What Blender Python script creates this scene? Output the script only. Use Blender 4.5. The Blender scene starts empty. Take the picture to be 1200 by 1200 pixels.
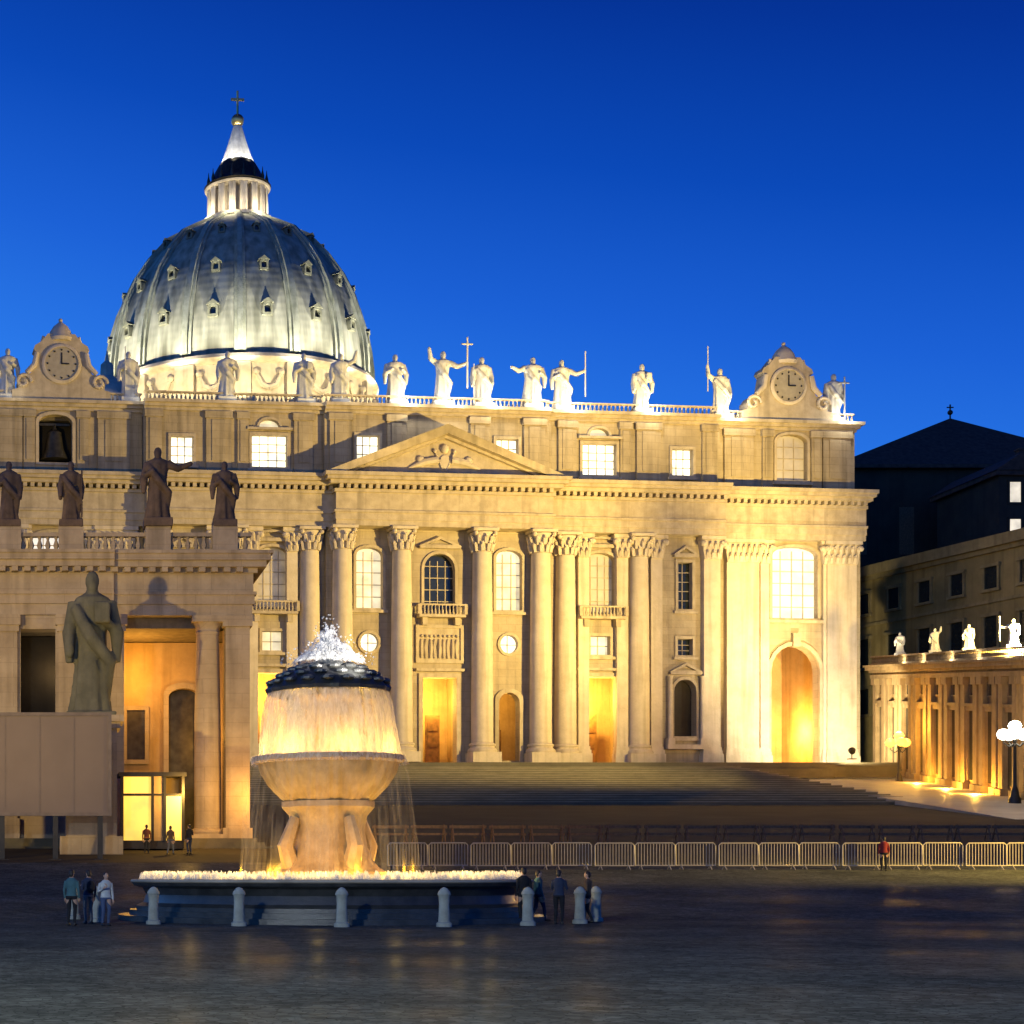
import bpy, bmesh, math, random
from mathutils import Vector, Matrix
R = math.radians
random.seed(7)
scene = bpy.context.scene
COL = scene.collection

# ------------------------------------------------------------------ camera
cam_d = bpy.data.cameras.new("camera")
cam = bpy.data.objects.new("camera", cam_d); COL.objects.link(cam)
cam.location = (0, 0, 1.6)
cam.rotation_euler = (R(90), 0, 0)
cam_d.sensor_width = 36; cam_d.lens = 60
cam_d.shift_x = 0.461; cam_d.shift_y = 0.354
cam_d.clip_start = 0.2; cam_d.clip_end = 6000
scene.camera = cam

# ------------------------------------------------------------------ sky (dusk: sun already below the horizon)
world = bpy.data.worlds.new("World"); scene.world = world
world.use_nodes = True
wn = world.node_tree; wn.nodes.clear()
w_out = wn.nodes.new("ShaderNodeOutputWorld")
w_bg = wn.nodes.new("ShaderNodeBackground"); w_bg.inputs["Strength"].default_value = 1.0
w_tc = wn.nodes.new("ShaderNodeTexCoord")
w_dot = wn.nodes.new("ShaderNodeVectorMath"); w_dot.operation = 'DOT_PRODUCT'
w_dot.inputs[1].default_value = (0.22, 0.0, 1.0)
w_ramp = wn.nodes.new("ShaderNodeValToRGB")
cr = w_ramp.color_ramp
cr.interpolation = 'LINEAR'
stops = [(0.00, (0.08, 0.29, 0.80)), (0.22, (0.042, 0.26, 0.92)), (0.29, (0.022, 0.19, 0.82)), (0.36, (0.010, 0.118, 0.67)), (0.43, (0.0022, 0.066, 0.48)),
         (0.50, (0.0006, 0.033, 0.31)), (0.57, (0.0004, 0.014, 0.19)), (1.0, (0.0004, 0.007, 0.11))]
while len(cr.elements) < len(stops): cr.elements.new(0.5)
for e, (p, c) in zip(cr.elements, stops):
    e.position = p; e.color = (*c, 1)
w_sky = wn.nodes.new("ShaderNodeTexSky"); w_sky.sky_type = 'NISHITA'
w_sky.sun_disc = False; w_sky.sun_elevation = R(-3.0); w_sky.sun_rotation = R(300)
w_mix = wn.nodes.new("ShaderNodeMixRGB"); w_mix.blend_type = 'ADD'; w_mix.inputs[0].default_value = 0.02
wn.links.new(w_tc.outputs["Generated"], w_dot.inputs[0])
wn.links.new(w_dot.outputs["Value"], w_ramp.inputs[0])
wn.links.new(w_ramp.outputs[0], w_mix.inputs[1])
wn.links.new(w_sky.outputs[0], w_mix.inputs[2])
wn.links.new(w_mix.outputs[0], w_bg.inputs["Color"])
wn.links.new(w_bg.outputs[0], w_out.inputs[0])

scene.view_settings.view_transform = 'Standard'
scene.view_settings.look = 'None'
scene.view_settings.exposure = 0.0
scene.view_settings.gamma = 1.0
scene.cycles.use_denoising = True
scene.cycles.max_bounces = 6
scene.cycles.transparent_max_bounces = 12
scene.cycles.sample_clamp_indirect = 4.0
scene.cycles.caustics_reflective = False
scene.cycles.caustics_refractive = False
scene.render.film_transparent = False

WARM = (1.0, 0.70, 0.33); AMBER = (1.0, 0.50, 0.10); CREAM = (1.0, 0.86, 0.60); WHITE = (1.0, 0.95, 0.84)

# ------------------------------------------------------------------ materials
MATS = {}
def nodes_of(name):
    m = bpy.data.materials.new(name); m.use_nodes = True
    nt = m.node_tree; b = nt.nodes["Principled BSDF"]
    MATS[name] = m
    return m, nt, b
def stone(name, c1, c2, rough=0.85, scale=0.35, streak=0.35, bump=0.15, course=0.0, spec=0.3, streak_col=None):
    """mottled stone: two noises, vertical weather streaks, optional block courses"""
    m, nt, b = nodes_of(name); L = nt.links
    tc = nt.nodes.new("ShaderNodeTexCoord")
    n1 = nt.nodes.new("ShaderNodeTexNoise"); n1.inputs["Scale"].default_value = scale; n1.inputs["Detail"].default_value = 8; n1.inputs["Roughness"].default_value = 0.65
    L.new(tc.outputs["Object"], n1.inputs["Vector"])
    r1 = nt.nodes.new("ShaderNodeValToRGB"); r1.color_ramp.elements[0].position = .32; r1.color_ramp.elements[1].position = .68
    r1.color_ramp.elements[0].color = (*c2, 1); r1.color_ramp.elements[1].color = (*c1, 1)
    L.new(n1.outputs["Fac"], r1.inputs[0])
    out = r1.outputs[0]
    if streak:
        mp = nt.nodes.new("ShaderNodeMapping"); mp.inputs["Scale"].default_value = (1.1, 1.1, 0.07)
        L.new(tc.outputs["Object"], mp.inputs[0])
        n2 = nt.nodes.new("ShaderNodeTexNoise"); n2.inputs["Scale"].default_value = 1.0; n2.inputs["Detail"].default_value = 5
        L.new(mp.outputs[0], n2.inputs["Vector"])
        r2 = nt.nodes.new("ShaderNodeValToRGB"); r2.color_ramp.elements[0].position = .50; r2.color_ramp.elements[1].position = .72
        r2.color_ramp.elements[0].color = (0, 0, 0, 1); r2.color_ramp.elements[1].color = (streak, streak, streak, 1)
        L.new(n2.outputs["Fac"], r2.inputs[0])
        mx = nt.nodes.new("ShaderNodeMixRGB"); mx.inputs[2].default_value = (*(streak_col or [x * .45 for x in c2]), 1)
        L.new(r2.outputs[0], mx.inputs[0]); L.new(out, mx.inputs[1]); out = mx.outputs[0]
    hgt = n1.outputs["Fac"]
    if course:
        sx = nt.nodes.new("ShaderNodeSeparateXYZ"); L.new(tc.outputs["Object"], sx.inputs[0])
        ad = nt.nodes.new("ShaderNodeMath"); ad.operation = 'ADD'; L.new(sx.outputs[0], ad.inputs[0]); L.new(sx.outputs[1], ad.inputs[1])
        cb = nt.nodes.new("ShaderNodeCombineXYZ"); L.new(ad.outputs[0], cb.inputs[0]); L.new(sx.outputs[2], cb.inputs[1])
        br = nt.nodes.new("ShaderNodeTexBrick"); br.inputs["Scale"].default_value = 1.0
        br.inputs["Mortar Size"].default_value = .025; br.inputs["Brick Width"].default_value = 2.2; br.inputs["Row Height"].default_value = .95
        br.inputs["Color1"].default_value = (1, 1, 1, 1); br.inputs["Color2"].default_value = (.84, .83, .80, 1); br.inputs["Mortar"].default_value = (.55, .52, .47, 1)
        L.new(cb.outputs[0], br.inputs["Vector"])
        mm = nt.nodes.new("ShaderNodeMixRGB"); mm.blend_type = 'MULTIPLY'; mm.inputs[0].default_value = course
        L.new(out, mm.inputs[1]); L.new(br.outputs[0], mm.inputs[2]); out = mm.outputs[0]
    L.new(out, b.inputs["Base Color"])
    b.inputs["Roughness"].default_value = rough; b.inputs["Specular IOR Level"].default_value = spec
    if bump:
        n3 = nt.nodes.new("ShaderNodeTexNoise"); n3.inputs["Scale"].default_value = scale * 9; n3.inputs["Detail"].default_value = 6
        L.new(tc.outputs["Object"], n3.inputs["Vector"])
        bp = nt.nodes.new("ShaderNodeBump"); bp.inputs["Strength"].default_value = bump; bp.inputs["Distance"].default_value = .2
        L.new(n3.outputs["Fac"], bp.inputs["Height"]); L.new(bp.outputs[0], b.inputs["Normal"])
    return m
def plain(name, c, rough=.6, metal=0.0, vary=.2, scale=2.0, spec=.4):
    m, nt, b = nodes_of(name); L = nt.links
    tc = nt.nodes.new("ShaderNodeTexCoord")
    n = nt.nodes.new("ShaderNodeTexNoise"); n.inputs["Scale"].default_value = scale; n.inputs["Detail"].default_value = 6
    L.new(tc.outputs["Object"], n.inputs["Vector"])
    r = nt.nodes.new("ShaderNodeValToRGB"); r.color_ramp.elements[0].position = .3; r.color_ramp.elements[1].position = .7
    r.color_ramp.elements[0].color = (*[x * (1 - vary) for x in c], 1); r.color_ramp.elements[1].color = (*[min(1, x * (1 + vary)) for x in c], 1)
    L.new(n.outputs["Fac"], r.inputs[0]); L.new(r.outputs[0], b.inputs["Base Color"])
    b.inputs["Roughness"].default_value = rough; b.inputs["Metallic"].default_value = metal; b.inputs["Specular IOR Level"].default_value = spec
    return m
def glow(name, c, strength, vary=.35, scale=.6):
    """a lit window, lamp glass, or glow put on a blind window"""
    m, nt, b = nodes_of(name); L = nt.links
    tc = nt.nodes.new("ShaderNodeTexCoord")
    n = nt.nodes.new("ShaderNodeTexNoise"); n.inputs["Scale"].default_value = scale; n.inputs["Detail"].default_value = 3
    L.new(tc.outputs["Object"], n.inputs["Vector"])
    mr = nt.nodes.new("ShaderNodeMapRange"); mr.inputs[1].default_value = .3; mr.inputs[2].default_value = .7
    mr.inputs[3].default_value = strength * (1 - vary); mr.inputs[4].default_value = strength * (1 + vary)
    L.new(n.outputs["Fac"], mr.inputs[0]); L.new(mr.outputs[0], b.inputs["Emission Strength"])
    b.inputs["Base Color"].default_value = (.4, .36, .3, 1); b.inputs["Emission Color"].default_value = (*c, 1)
    b.inputs["Roughness"].default_value = .25
    return m
TRAV_SHADED = stone("travertine", (.43, .36, .26), (.30, .245, .17), course=.55, streak=.45)  # wall tone darkened to stand in for shade behind the columns
TRIM = stone("travertine_trim", (.49, .41, .30), (.34, .28, .195), streak=.5, scale=.8)
COLM = stone("travertine_column", (.58, .50, .395), (.45, .38, .285), streak=.5, scale=.5)
ATTIC = stone("travertine_attic", (.42, .345, .235), (.29, .235, .155), course=.6, streak=.6)
COLON = stone("colonnade_stone", (.40, .33, .25), (.27, .215, .155), course=.35, streak=.6, scale=.5)
PLAST = stone("ochre_plaster", (.42, .30, .16), (.29, .20, .10), streak=.5, scale=.4)
DARKW = stone("unlit_plaster", (.045, .036, .025), (.025, .02, .015), streak=.4, scale=.3)  # near-black colour stands in for shade on silhouettes and in recesses
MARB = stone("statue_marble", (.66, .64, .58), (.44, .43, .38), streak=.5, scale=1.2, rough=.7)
GREYST = stone("silhouette_statue_stone", (.15, .105, .08), (.07, .05, .04), streak=.6, scale=1.5)  # dark tone paints the statues as unlit silhouettes
GRAN = stone("fountain_granite", (.44, .33, .19), (.28, .20, .10), streak=.6, scale=2.0, rough=.5)
WETST = stone("wet_dark_stone", (.06, .06, .056), (.022, .024, .023), streak=.5, scale=2.5, rough=.3, spec=.6)
DRUMM = stone("drum_stone", (.58, .52, .42), (.40, .35, .27), streak=.4, scale=.4)
TILE = plain("roof_tiles", (.055, .035, .028), .9, vary=.4, scale=1.5)
ROOF = plain("flat_roof", (.12, .10, .08), .9, vary=.3)
BRONZE = plain("dark_bronze", (.05, .045, .032), .45, .6, vary=.4)
GOLDB = plain("gilded_bronze", (.55, .40, .15), .35, .9)
IRON = plain("dark_iron", (.03, .028, .026), .5, .5)
STEEL = plain("barrier_steel", (.46, .40, .30), .5, .2, vary=.15)
WOODB = plain("barrier_wood", (.115, .065, .035), .7, vary=.4, scale=4)
WOODD = plain("door_wood", (.16, .085, .03), .6, vary=.4, scale=1.5)
DGLASS = plain("dark_glass", (.018, .022, .02), .12, spec=.6)
PANEL = plain("panel_board", (.155, .125, .115), .75, vary=.07, scale=.5)
DIAL = plain("clock_dial", (.34, .30, .22), .5, vary=.1)
BOLL = stone("bollard_stone", (.44, .45, .37), (.28, .29, .24), streak=.4, scale=3)
W_LIT = glow("lit_window", (1.0, .90, .62), 2.0, vary=.45)
W_PALE = glow("pale_lit_window", (1.0, .84, .50), .82)
W_DIM = glow("dim_window", (1.0, .74, .38), .14, vary=.6)
W_COOL = glow("glowing_blind_window", (.95, .93, .88), .75, vary=.2)  # glow put into blind windows that hold no lamp
W_FAR = glow("far_window", (1.0, .88, .66), .85)
LAMP = glow("lamp_glass", (1.0, .90, .68), 14, vary=.05)
KIOSK = glow("kiosk_pane", (1.0, .60, .035), 1.1, vary=.3, scale=.5)

def lead_mat():
    m, nt, b = nodes_of("dome_lead"); L = nt.links
    tc = nt.nodes.new("ShaderNodeTexCoord")
    mp = nt.nodes.new("ShaderNodeMapping"); mp.inputs["Scale"].default_value = (.55, .55, .05); L.new(tc.outputs["Object"], mp.inputs[0])
    n = nt.nodes.new("ShaderNodeTexNoise"); n.inputs["Scale"].default_value = 1.2; n.inputs["Detail"].default_value = 7; L.new(mp.outputs[0], n.inputs["Vector"])
    r = nt.nodes.new("ShaderNodeValToRGB"); r.color_ramp.elements[0].position = .33; r.color_ramp.elements[1].position = .70
    r.color_ramp.elements[0].color = (.155, .162, .125, 1); r.color_ramp.elements[1].color = (.38, .39, .32, 1)
    L.new(n.outputs["Fac"], r.inputs[0])
    wv = nt.nodes.new("ShaderNodeTexWave"); wv.bands_direction = 'Z'; wv.inputs["Scale"].default_value = .22; wv.inputs["Distortion"].default_value = .4
    L.new(tc.outputs["Object"], wv.inputs["Vector"])
    bp = nt.nodes.new("ShaderNodeBump"); bp.inputs["Strength"].default_value = .08; bp.inputs["Distance"].default_value = .2
    L.new(wv.outputs["Fac"], bp.inputs["Height"]); L.new(bp.outputs[0], b.inputs["Normal"])
    L.new(r.outputs[0], b.inputs["Base Color"]); b.inputs["Roughness"].default_value = .8; b.inputs["Specular IOR Level"].default_value = .15
    return m
LEAD = lead_mat()
DORM = stone("dormer_lead", (.20, .205, .15), (.11, .115, .08), streak=.4, scale=1)
def cobble_mat():
    m, nt, b = nodes_of("cobbles"); L = nt.links
    tc = nt.nodes.new("ShaderNodeTexCoord")
    v = nt.nodes.new("ShaderNodeTexVoronoi"); v.inputs["Scale"].default_value = 6.5; v.feature = 'DISTANCE_TO_EDGE'; L.new(tc.outputs["Object"], v.inputs["Vector"])
    vc = nt.nodes.new("ShaderNodeTexVoronoi"); vc.inputs["Scale"].default_value = 6.5; L.new(tc.outputs["Object"], vc.inputs["Vector"])
    n = nt.nodes.new("ShaderNodeTexNoise"); n.inputs["Scale"].default_value = .22; n.inputs["Detail"].default_value = 7; n.inputs["Roughness"].default_value = .62; L.new(tc.outputs["Object"], n.inputs["Vector"])
    r = nt.nodes.new("ShaderNodeValToRGB"); r.color_ramp.elements[0].position = .3; r.color_ramp.elements[1].position = .72
    r.color_ramp.elements[0].color = (.075, .078, .062, 1); r.color_ramp.elements[1].color = (.15, .15, .115, 1)
    L.new(n.outputs["Fac"], r.inputs[0])
    hs = nt.nodes.new("ShaderNodeSeparateColor"); L.new(vc.outputs["Color"], hs.inputs[0])
    vr = nt.nodes.new("ShaderNodeMapRange"); vr.inputs[3].default_value = .65; vr.inputs[4].default_value = 1.3; L.new(hs.outputs[0], vr.inputs[0])
    mu = nt.nodes.new("ShaderNodeMixRGB"); mu.blend_type = 'MULTIPLY'; mu.inputs[0].default_value = 1
    L.new(r.outputs[0], mu.inputs[1]); L.new(vr.outputs[0], mu.inputs[2])
    st = nt.nodes.new("ShaderNodeMapRange"); st.inputs[1].default_value = 0; st.inputs[2].default_value = .06; st.inputs[3].default_value = .35; st.inputs[4].default_value = 1
    L.new(v.outputs["Distance"], st.inputs[0])
    m2 = nt.nodes.new("ShaderNodeMixRGB"); m2.blend_type = 'MULTIPLY'; m2.inputs[0].default_value = 1
    L.new(mu.outputs[0], m2.inputs[1]); L.new(st.outputs[0], m2.inputs[2]); n4 = nt.nodes.new("ShaderNodeTexNoise"); n4.inputs["Scale"].default_value = .12; n4.inputs["Detail"].default_value = 4; L.new(tc.outputs["Object"], n4.inputs["Vector"])
    rr = nt.nodes.new("ShaderNodeMapRange"); rr.inputs[1].default_value = .35; rr.inputs[2].default_value = .65; rr.inputs[3].default_value = .22; rr.inputs[4].default_value = .42
    L.new(n4.outputs["Fac"], rr.inputs[0])
    bp = nt.nodes.new("ShaderNodeBump"); bp.inputs["Strength"].default_value = .25; bp.inputs["Distance"].default_value = .03
    mh = nt.nodes.new("ShaderNodeMath"); mh.operation = 'MINIMUM'; mh.inputs[1].default_value = .09; L.new(v.outputs["Distance"], mh.inputs[0])
    L.new(mh.outputs[0], bp.inputs["Height"])
    v3 = nt.nodes.new("ShaderNodeTexVoronoi"); v3.inputs["Scale"].default_value = 1.7; L.new(tc.outputs["Object"], v3.inputs["Vector"])
    s3 = nt.nodes.new("ShaderNodeSeparateColor"); L.new(v3.outputs["Color"], s3.inputs[0])
    q3 = nt.nodes.new("ShaderNodeMapRange"); q3.inputs[3].default_value = .84; q3.inputs[4].default_value = 1.18; L.new(s3.outputs[0], q3.inputs[0])
    m4 = nt.nodes.new("ShaderNodeMixRGB"); m4.blend_type = 'MULTIPLY'; m4.inputs[0].default_value = 1
    L.new(m2.outputs[0], m4.inputs[1]); L.new(q3.outputs[0], m4.inputs[2])
    df = nt.nodes.new("ShaderNodeBsdfDiffuse"); gl = nt.nodes.new("ShaderNodeBsdfGlossy"); mx = nt.nodes.new("ShaderNodeMixShader")
    L.new(m4.outputs[0], df.inputs[0]); L.new(rr.outputs[0], gl.inputs["Roughness"]); L.new(bp.outputs[0], df.inputs["Normal"])
    bp2 = nt.nodes.new("ShaderNodeBump"); bp2.inputs["Strength"].default_value = .25; bp2.inputs["Distance"].default_value = .03; L.new(mh.outputs[0], bp2.inputs["Height"]); L.new(bp2.outputs[0], gl.inputs["Normal"])
    gf = nt.nodes.new("ShaderNodeMapRange"); gf.inputs[1].default_value = .35; gf.inputs[2].default_value = .65; gf.inputs[3].default_value = .026; gf.inputs[4].default_value = .010
    L.new(n4.outputs["Fac"], gf.inputs[0]); L.new(gf.outputs[0], mx.inputs[0])
    L.new(df.outputs[0], mx.inputs[1]); L.new(gl.outputs[0], mx.inputs[2]); L.new(mx.outputs[0], nt.nodes["Material Output"].inputs[0]); nt.nodes.remove(b)
    return m
COBB = cobble_mat()
STEP = stone("step_stone", (.13, .11, .07), (.07, .06, .038), streak=.0, scale=.3, rough=.6)
RAMP = stone("ramp_paving", (.36, .32, .26), (.25, .22, .17), streak=.0, scale=.3, rough=.6)
def water_mat(name, col, alpha_lo, alpha_hi, scale):
    m, nt, b = nodes_of(name); L = nt.links
    tc = nt.nodes.new("ShaderNodeTexCoord")
    mp = nt.nodes.new("ShaderNodeMapping"); mp.inputs["Scale"].default_value = scale; L.new(tc.outputs["Object"], mp.inputs[0])
    n = nt.nodes.new("ShaderNodeTexNoise"); n.inputs["Scale"].default_value = 1; n.inputs["Detail"].default_value = 6; n.inputs["Roughness"].default_value = .7
    L.new(mp.outputs[0], n.inputs["Vector"])
    mr = nt.nodes.new("ShaderNodeMapRange"); mr.inputs[1].default_value = .36; mr.inputs[2].default_value = .64; mr.inputs[3].default_value = alpha_lo; mr.inputs[4].default_value = alpha_hi
    L.new(n.outputs["Fac"], mr.inputs[0])
    tr = nt.nodes.new("ShaderNodeBsdfTransparent"); tl = nt.nodes.new("ShaderNodeBsdfTranslucent"); df = nt.nodes.new("ShaderNodeBsdfDiffuse")
    tl.inputs[0].default_value = (*col, 1); df.inputs[0].default_value = (*col, 1)
    m1 = nt.nodes.new("ShaderNodeMixShader"); m1.inputs[0].default_value = .5; L.new(tl.outputs[0], m1.inputs[1]); L.new(df.outputs[0], m1.inputs[2])
    m2 = nt.nodes.new("ShaderNodeMixShader"); L.new(mr.outputs[0], m2.inputs[0]); L.new(tr.outputs[0], m2.inputs[1]); L.new(m1.outputs[0], m2.inputs[2])
    nt.nodes.remove(b); L.new(m2.outputs[0], nt.nodes["Material Output"].inputs[0])
    return m
CURTAIN = water_mat("falling_water", (.86, .87, .85), .12, .74, (7, 7, 1.3))
MISTY = water_mat("thin_water_veil", (.85, .86, .84), 0.0, .11, (5, 5, .9))
JET = water_mat("water_jet_foam", (.9, .9, .88), .10, .55, (7, 7, 3))
def pool_mat():
    m, nt, b = nodes_of("pool_water"); L = nt.links
    n = nt.nodes.new("ShaderNodeTexNoise"); n.inputs["Scale"].default_value = 5; n.inputs["Detail"].default_value = 4
    tc = nt.nodes.new("ShaderNodeTexCoord"); L.new(tc.outputs["Object"], n.inputs["Vector"])
    bp = nt.nodes.new("ShaderNodeBump"); bp.inputs["Strength"].default_value = .6; bp.inputs["Distance"].default_value = .1
    L.new(n.outputs["Fac"], bp.inputs["Height"]); L.new(bp.outputs[0], b.inputs["Normal"])
    b.inputs["Base Color"].default_value = (.30, .28, .22, 1); b.inputs["Roughness"].default_value = .15
    return m
POOL = pool_mat()
SKIN = plain("skin", (.42, .26, .18), .6, vary=.08)
HAIRD = plain("dark_hair", (.02, .015, .012), .6)
CLOTH = {k: plain(k, c, .9, vary=.15, scale=6) for k, c in dict(
    navy_cloth=(.02, .03, .06), black_cloth=(.012, .012, .014), teal_cloth=(.05, .12, .13), pale_cloth=(.42, .44, .42), red_cloth=(.22, .02, .02),
    brown_cloth=(.10, .06, .035), denim_cloth=(.05, .075, .14), grey_cloth=(.12, .12, .12), rust_cloth=(.30, .09, .03)).items()}
SHOE = plain("shoe_leather", (.015, .012, .01), .5)

# ------------------------------------------------------------------ mesh helper
class MB:
    def __init__(self): self.v = []; self.f = []; self.mi = []
    def add(self, vs, fs, mi=0, M=None):
        o = len(self.v)
        for p in vs:
            p = Vector(p)
            self.v.append(tuple(M @ p) if M else tuple(p))
        for f in fs: self.f.append(tuple(i + o for i in f)); self.mi.append(mi)
        return self
    def box(self, x0, x1, y0, y1, z0, z1, mi=0, M=None):
        vs = [(x, y, z) for z in (z0, z1) for y in (y0, y1) for x in (x0, x1)]
        return self.add(vs, [(0, 2, 3, 1), (4, 5, 7, 6), (0, 1, 5, 4), (2, 6, 7, 3), (0, 4, 6, 2), (1, 3, 7, 5)], mi, M)
    def lathe(self, prof, n=24, c=(0, 0), mi=0, M=None, flute=None, sx=1, sy=1, close=True):
        vs = []; fs = []
        for (r, z) in prof:
            for i in range(n):
                t = 2 * math.pi * i / n
                rr = r * (1 + (flute(t, z) if flute else 0))
                vs.append((c[0] + rr * math.cos(t) * sx, c[1] + rr * math.sin(t) * sy, z))
        for k in range(len(prof) - 1):
            for i in range(n):
                j = (i + 1) % n
                fs.append((k * n + i, k * n + j, (k + 1) * n + j, (k + 1) * n + i))
        if close:
            fs.append(tuple(range(n - 1, -1, -1))); fs.append(tuple((len(prof) - 1) * n + i for i in range(n)))
        return self.add(vs, fs, mi, M)
    def tube(self, pts, rads, n=8, mi=0, M=None, close=True):
        pts = [Vector(p) for p in pts]
        if not hasattr(rads, '__len__'): rads = [rads] * len(pts)
        vs = []; fs = []; ref = None
        for i, p in enumerate(pts):
            d = (pts[min(i + 1, len(pts) - 1)] - pts[max(i - 1, 0)]).normalized()
            if ref is None: ref = Vector((1, 0, 0)) if abs(d.x) < .8 else Vector((0, 1, 0))
            a = (ref - d * ref.dot(d)).normalized(); bb = d.cross(a); ref = a
            for k in range(n):
                t = 2 * math.pi * k / n
                vs.append(p + (a * math.cos(t) + bb * math.sin(t)) * rads[i])
        for i in range(len(pts) - 1):
            for k in range(n):
                j = (k + 1) % n
                fs.append((i * n + k, i * n + j, (i + 1) * n + j, (i + 1) * n + k))
        if close:
            fs.append(tuple(range(n - 1, -1, -1))); fs.append(tuple((len(pts) - 1) * n + i for i in range(n)))
        return self.add(vs, fs, mi, M)
    def ball(self, c, r, n=12, m=8, mi=0, M=None):
        rx, ry, rz = r if hasattr(r, '__len__') else (r, r, r)
        vs = [(c[0], c[1], c[2] - rz)]; fs = []
        for j in range(1, m):
            ph = -math.pi / 2 + math.pi * j / m
            for i in range(n):
                t = 2 * math.pi * i / n
                vs.append((c[0] + rx * math.cos(ph) * math.cos(t), c[1] + ry * math.cos(ph) * math.sin(t), c[2] + rz * math.sin(ph)))
        vs.append((c[0], c[1], c[2] + rz)); top = len(vs) - 1
        for i in range(n):
            fs.append((0, 1 + (i + 1) % n, 1 + i)); fs.append((top, 1 + (m - 2) * n + i, 1 + (m - 2) * n + (i + 1) % n))
        for j in range(m - 2):
            for i in range(n):
                a = 1 + j * n + i; b2 = 1 + j * n + (i + 1) % n
                fs.append((a, b2, b2 + n, a + n))
        return self.add(vs, fs, mi, M)
    def prism(self, poly, y0, y1, mi=0, M=None):
        """polygon in (x,z) extruded along y"""
        n = len(poly)
        vs = [(x, y0, z) for x, z in poly] + [(x, y1, z) for x, z in poly]
        fs = [tuple(range(n)), tuple(range(2 * n - 1, n - 1, -1))] + [(i, i + n, (i + 1) % n + n, (i + 1) % n) for i in range(n)]
        return self.add(vs, fs, mi, M)
    def wall(self, outer, holes, y0, y1, mi=0, M=None):
        """polygon with holes in (x,z) extruded along y"""
        cu = bpy.data.curves.new("tmp", 'CURVE'); cu.dimensions = '2D'; cu.fill_mode = 'BOTH'; cu.extrude = abs(y1 - y0) / 2
        for poly in [outer] + holes:
            sp = cu.splines.new('POLY'); sp.points.add(len(poly) - 1); sp.use_cyclic_u = True
            for q, (x, z) in zip(sp.points, poly): q.co = (x, z, 0, 1)
        ob = bpy.data.objects.new("tmp", cu); COL.objects.link(ob)
        dg = bpy.context.evaluated_depsgraph_get(); dg.update()
        me = bpy.data.meshes.new_from_object(ob.evaluated_get(dg))
        yc = (y0 + y1) / 2
        self.add([(v.co.x, yc + v.co.z, v.co.y) for v in me.vertices], [tuple(p.vertices) for p in me.polygons], mi, M)
        bpy.data.objects.remove(ob); bpy.data.curves.remove(cu); bpy.data.meshes.remove(me)
        return self
    def mesh(self, name, mats, sharp=38, normals=True):
        me = bpy.data.meshes.new(name); me.from_pydata(self.v, [], self.f)
        for m in (mats if isinstance(mats, (list, tuple)) else [mats]):
            if m: me.materials.append(m)
        for p, i in zip(me.polygons, self.mi): p.material_index = i
        if normals:
            bm = bmesh.new(); bm.from_mesh(me); bmesh.ops.remove_doubles(bm, verts=bm.verts, dist=1e-5)
            bmesh.ops.recalc_face_normals(bm, faces=bm.faces); bm.to_mesh(me); bm.free()
        me.polygons.foreach_set("use_smooth", [True] * len(me.polygons))
        me.set_sharp_from_angle(angle=R(sharp)); me.update()
        return me
    def build(self, name, mats, parent=None, loc=(0, 0, 0), rz=0, sharp=38):
        return put(name, self.mesh(name, mats, sharp), parent, loc, rz)
def put(name, me, parent=None, loc=(0, 0, 0), rz=0):
    o = bpy.data.objects.new(name, me); COL.objects.link(o); o.location = loc; o.rotation_euler = (0, 0, rz)
    if parent: o.parent = parent
    return o
def thing(name, label, cat, loc=(0, 0, 0), rz=0, group=None):
    o = bpy.data.objects.new(name, None); COL.objects.link(o); o.location = loc; o.rotation_euler = (0, 0, rz); o.empty_display_size = .5
    return tag(o, label, cat, group)
def tag(o, label, cat, group=None):
    o["label"] = label; o["category"] = cat
    if group: o["group"] = group
    return o
def kind(o, k): o["kind"] = k; return o
def copy_tree(o, parent=None):
    c = o.copy(); COL.objects.link(c)
    if parent is not None: c.parent = parent
    for ch in [x for x in COL.objects if x.parent == o]: copy_tree(ch, c)
    return c
def lamp(name, typ, loc, energy, color, target=None, parent=None, radius=.3, cone=90, blend=.6):
    d = bpy.data.lights.new(name, typ); d.energy = energy; d.color = color; d.shadow_soft_size = radius
    if typ == 'SPOT': d.spot_size = R(cone); d.spot_blend = blend
    o = bpy.data.objects.new(name, d); COL.objects.link(o); o.location = loc
    if target is not None:
        o.rotation_euler = (Vector(target) - Vector(loc)).to_track_quat('-Z', 'Y').to_euler()
    if parent: o.parent = parent
    return o
def arch(u, w, z0, z1, rise=None, n=10):
    """outline of an arched opening: springs so that the crown is at z1"""
    r = rise if rise is not None else w
    pts = [(u - w, z0), (u + w, z0)]
    for i in range(n + 1):
        t = math.pi * i / n
        pts.append((u + w * math.cos(t), z1 - r + r * math.sin(t)))
    return pts
def rect(u, w, z0, z1): return [(u - w, z0), (u + w, z0), (u + w, z1), (u - w, z1)]
def circ(u, z, r, n=20): return [(u + r * math.cos(2 * math.pi * i / n), z + r * math.sin(2 * math.pi * i / n)) for i in range(n)]
def lerp(a, b, t): return a + (b - a) * t

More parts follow.
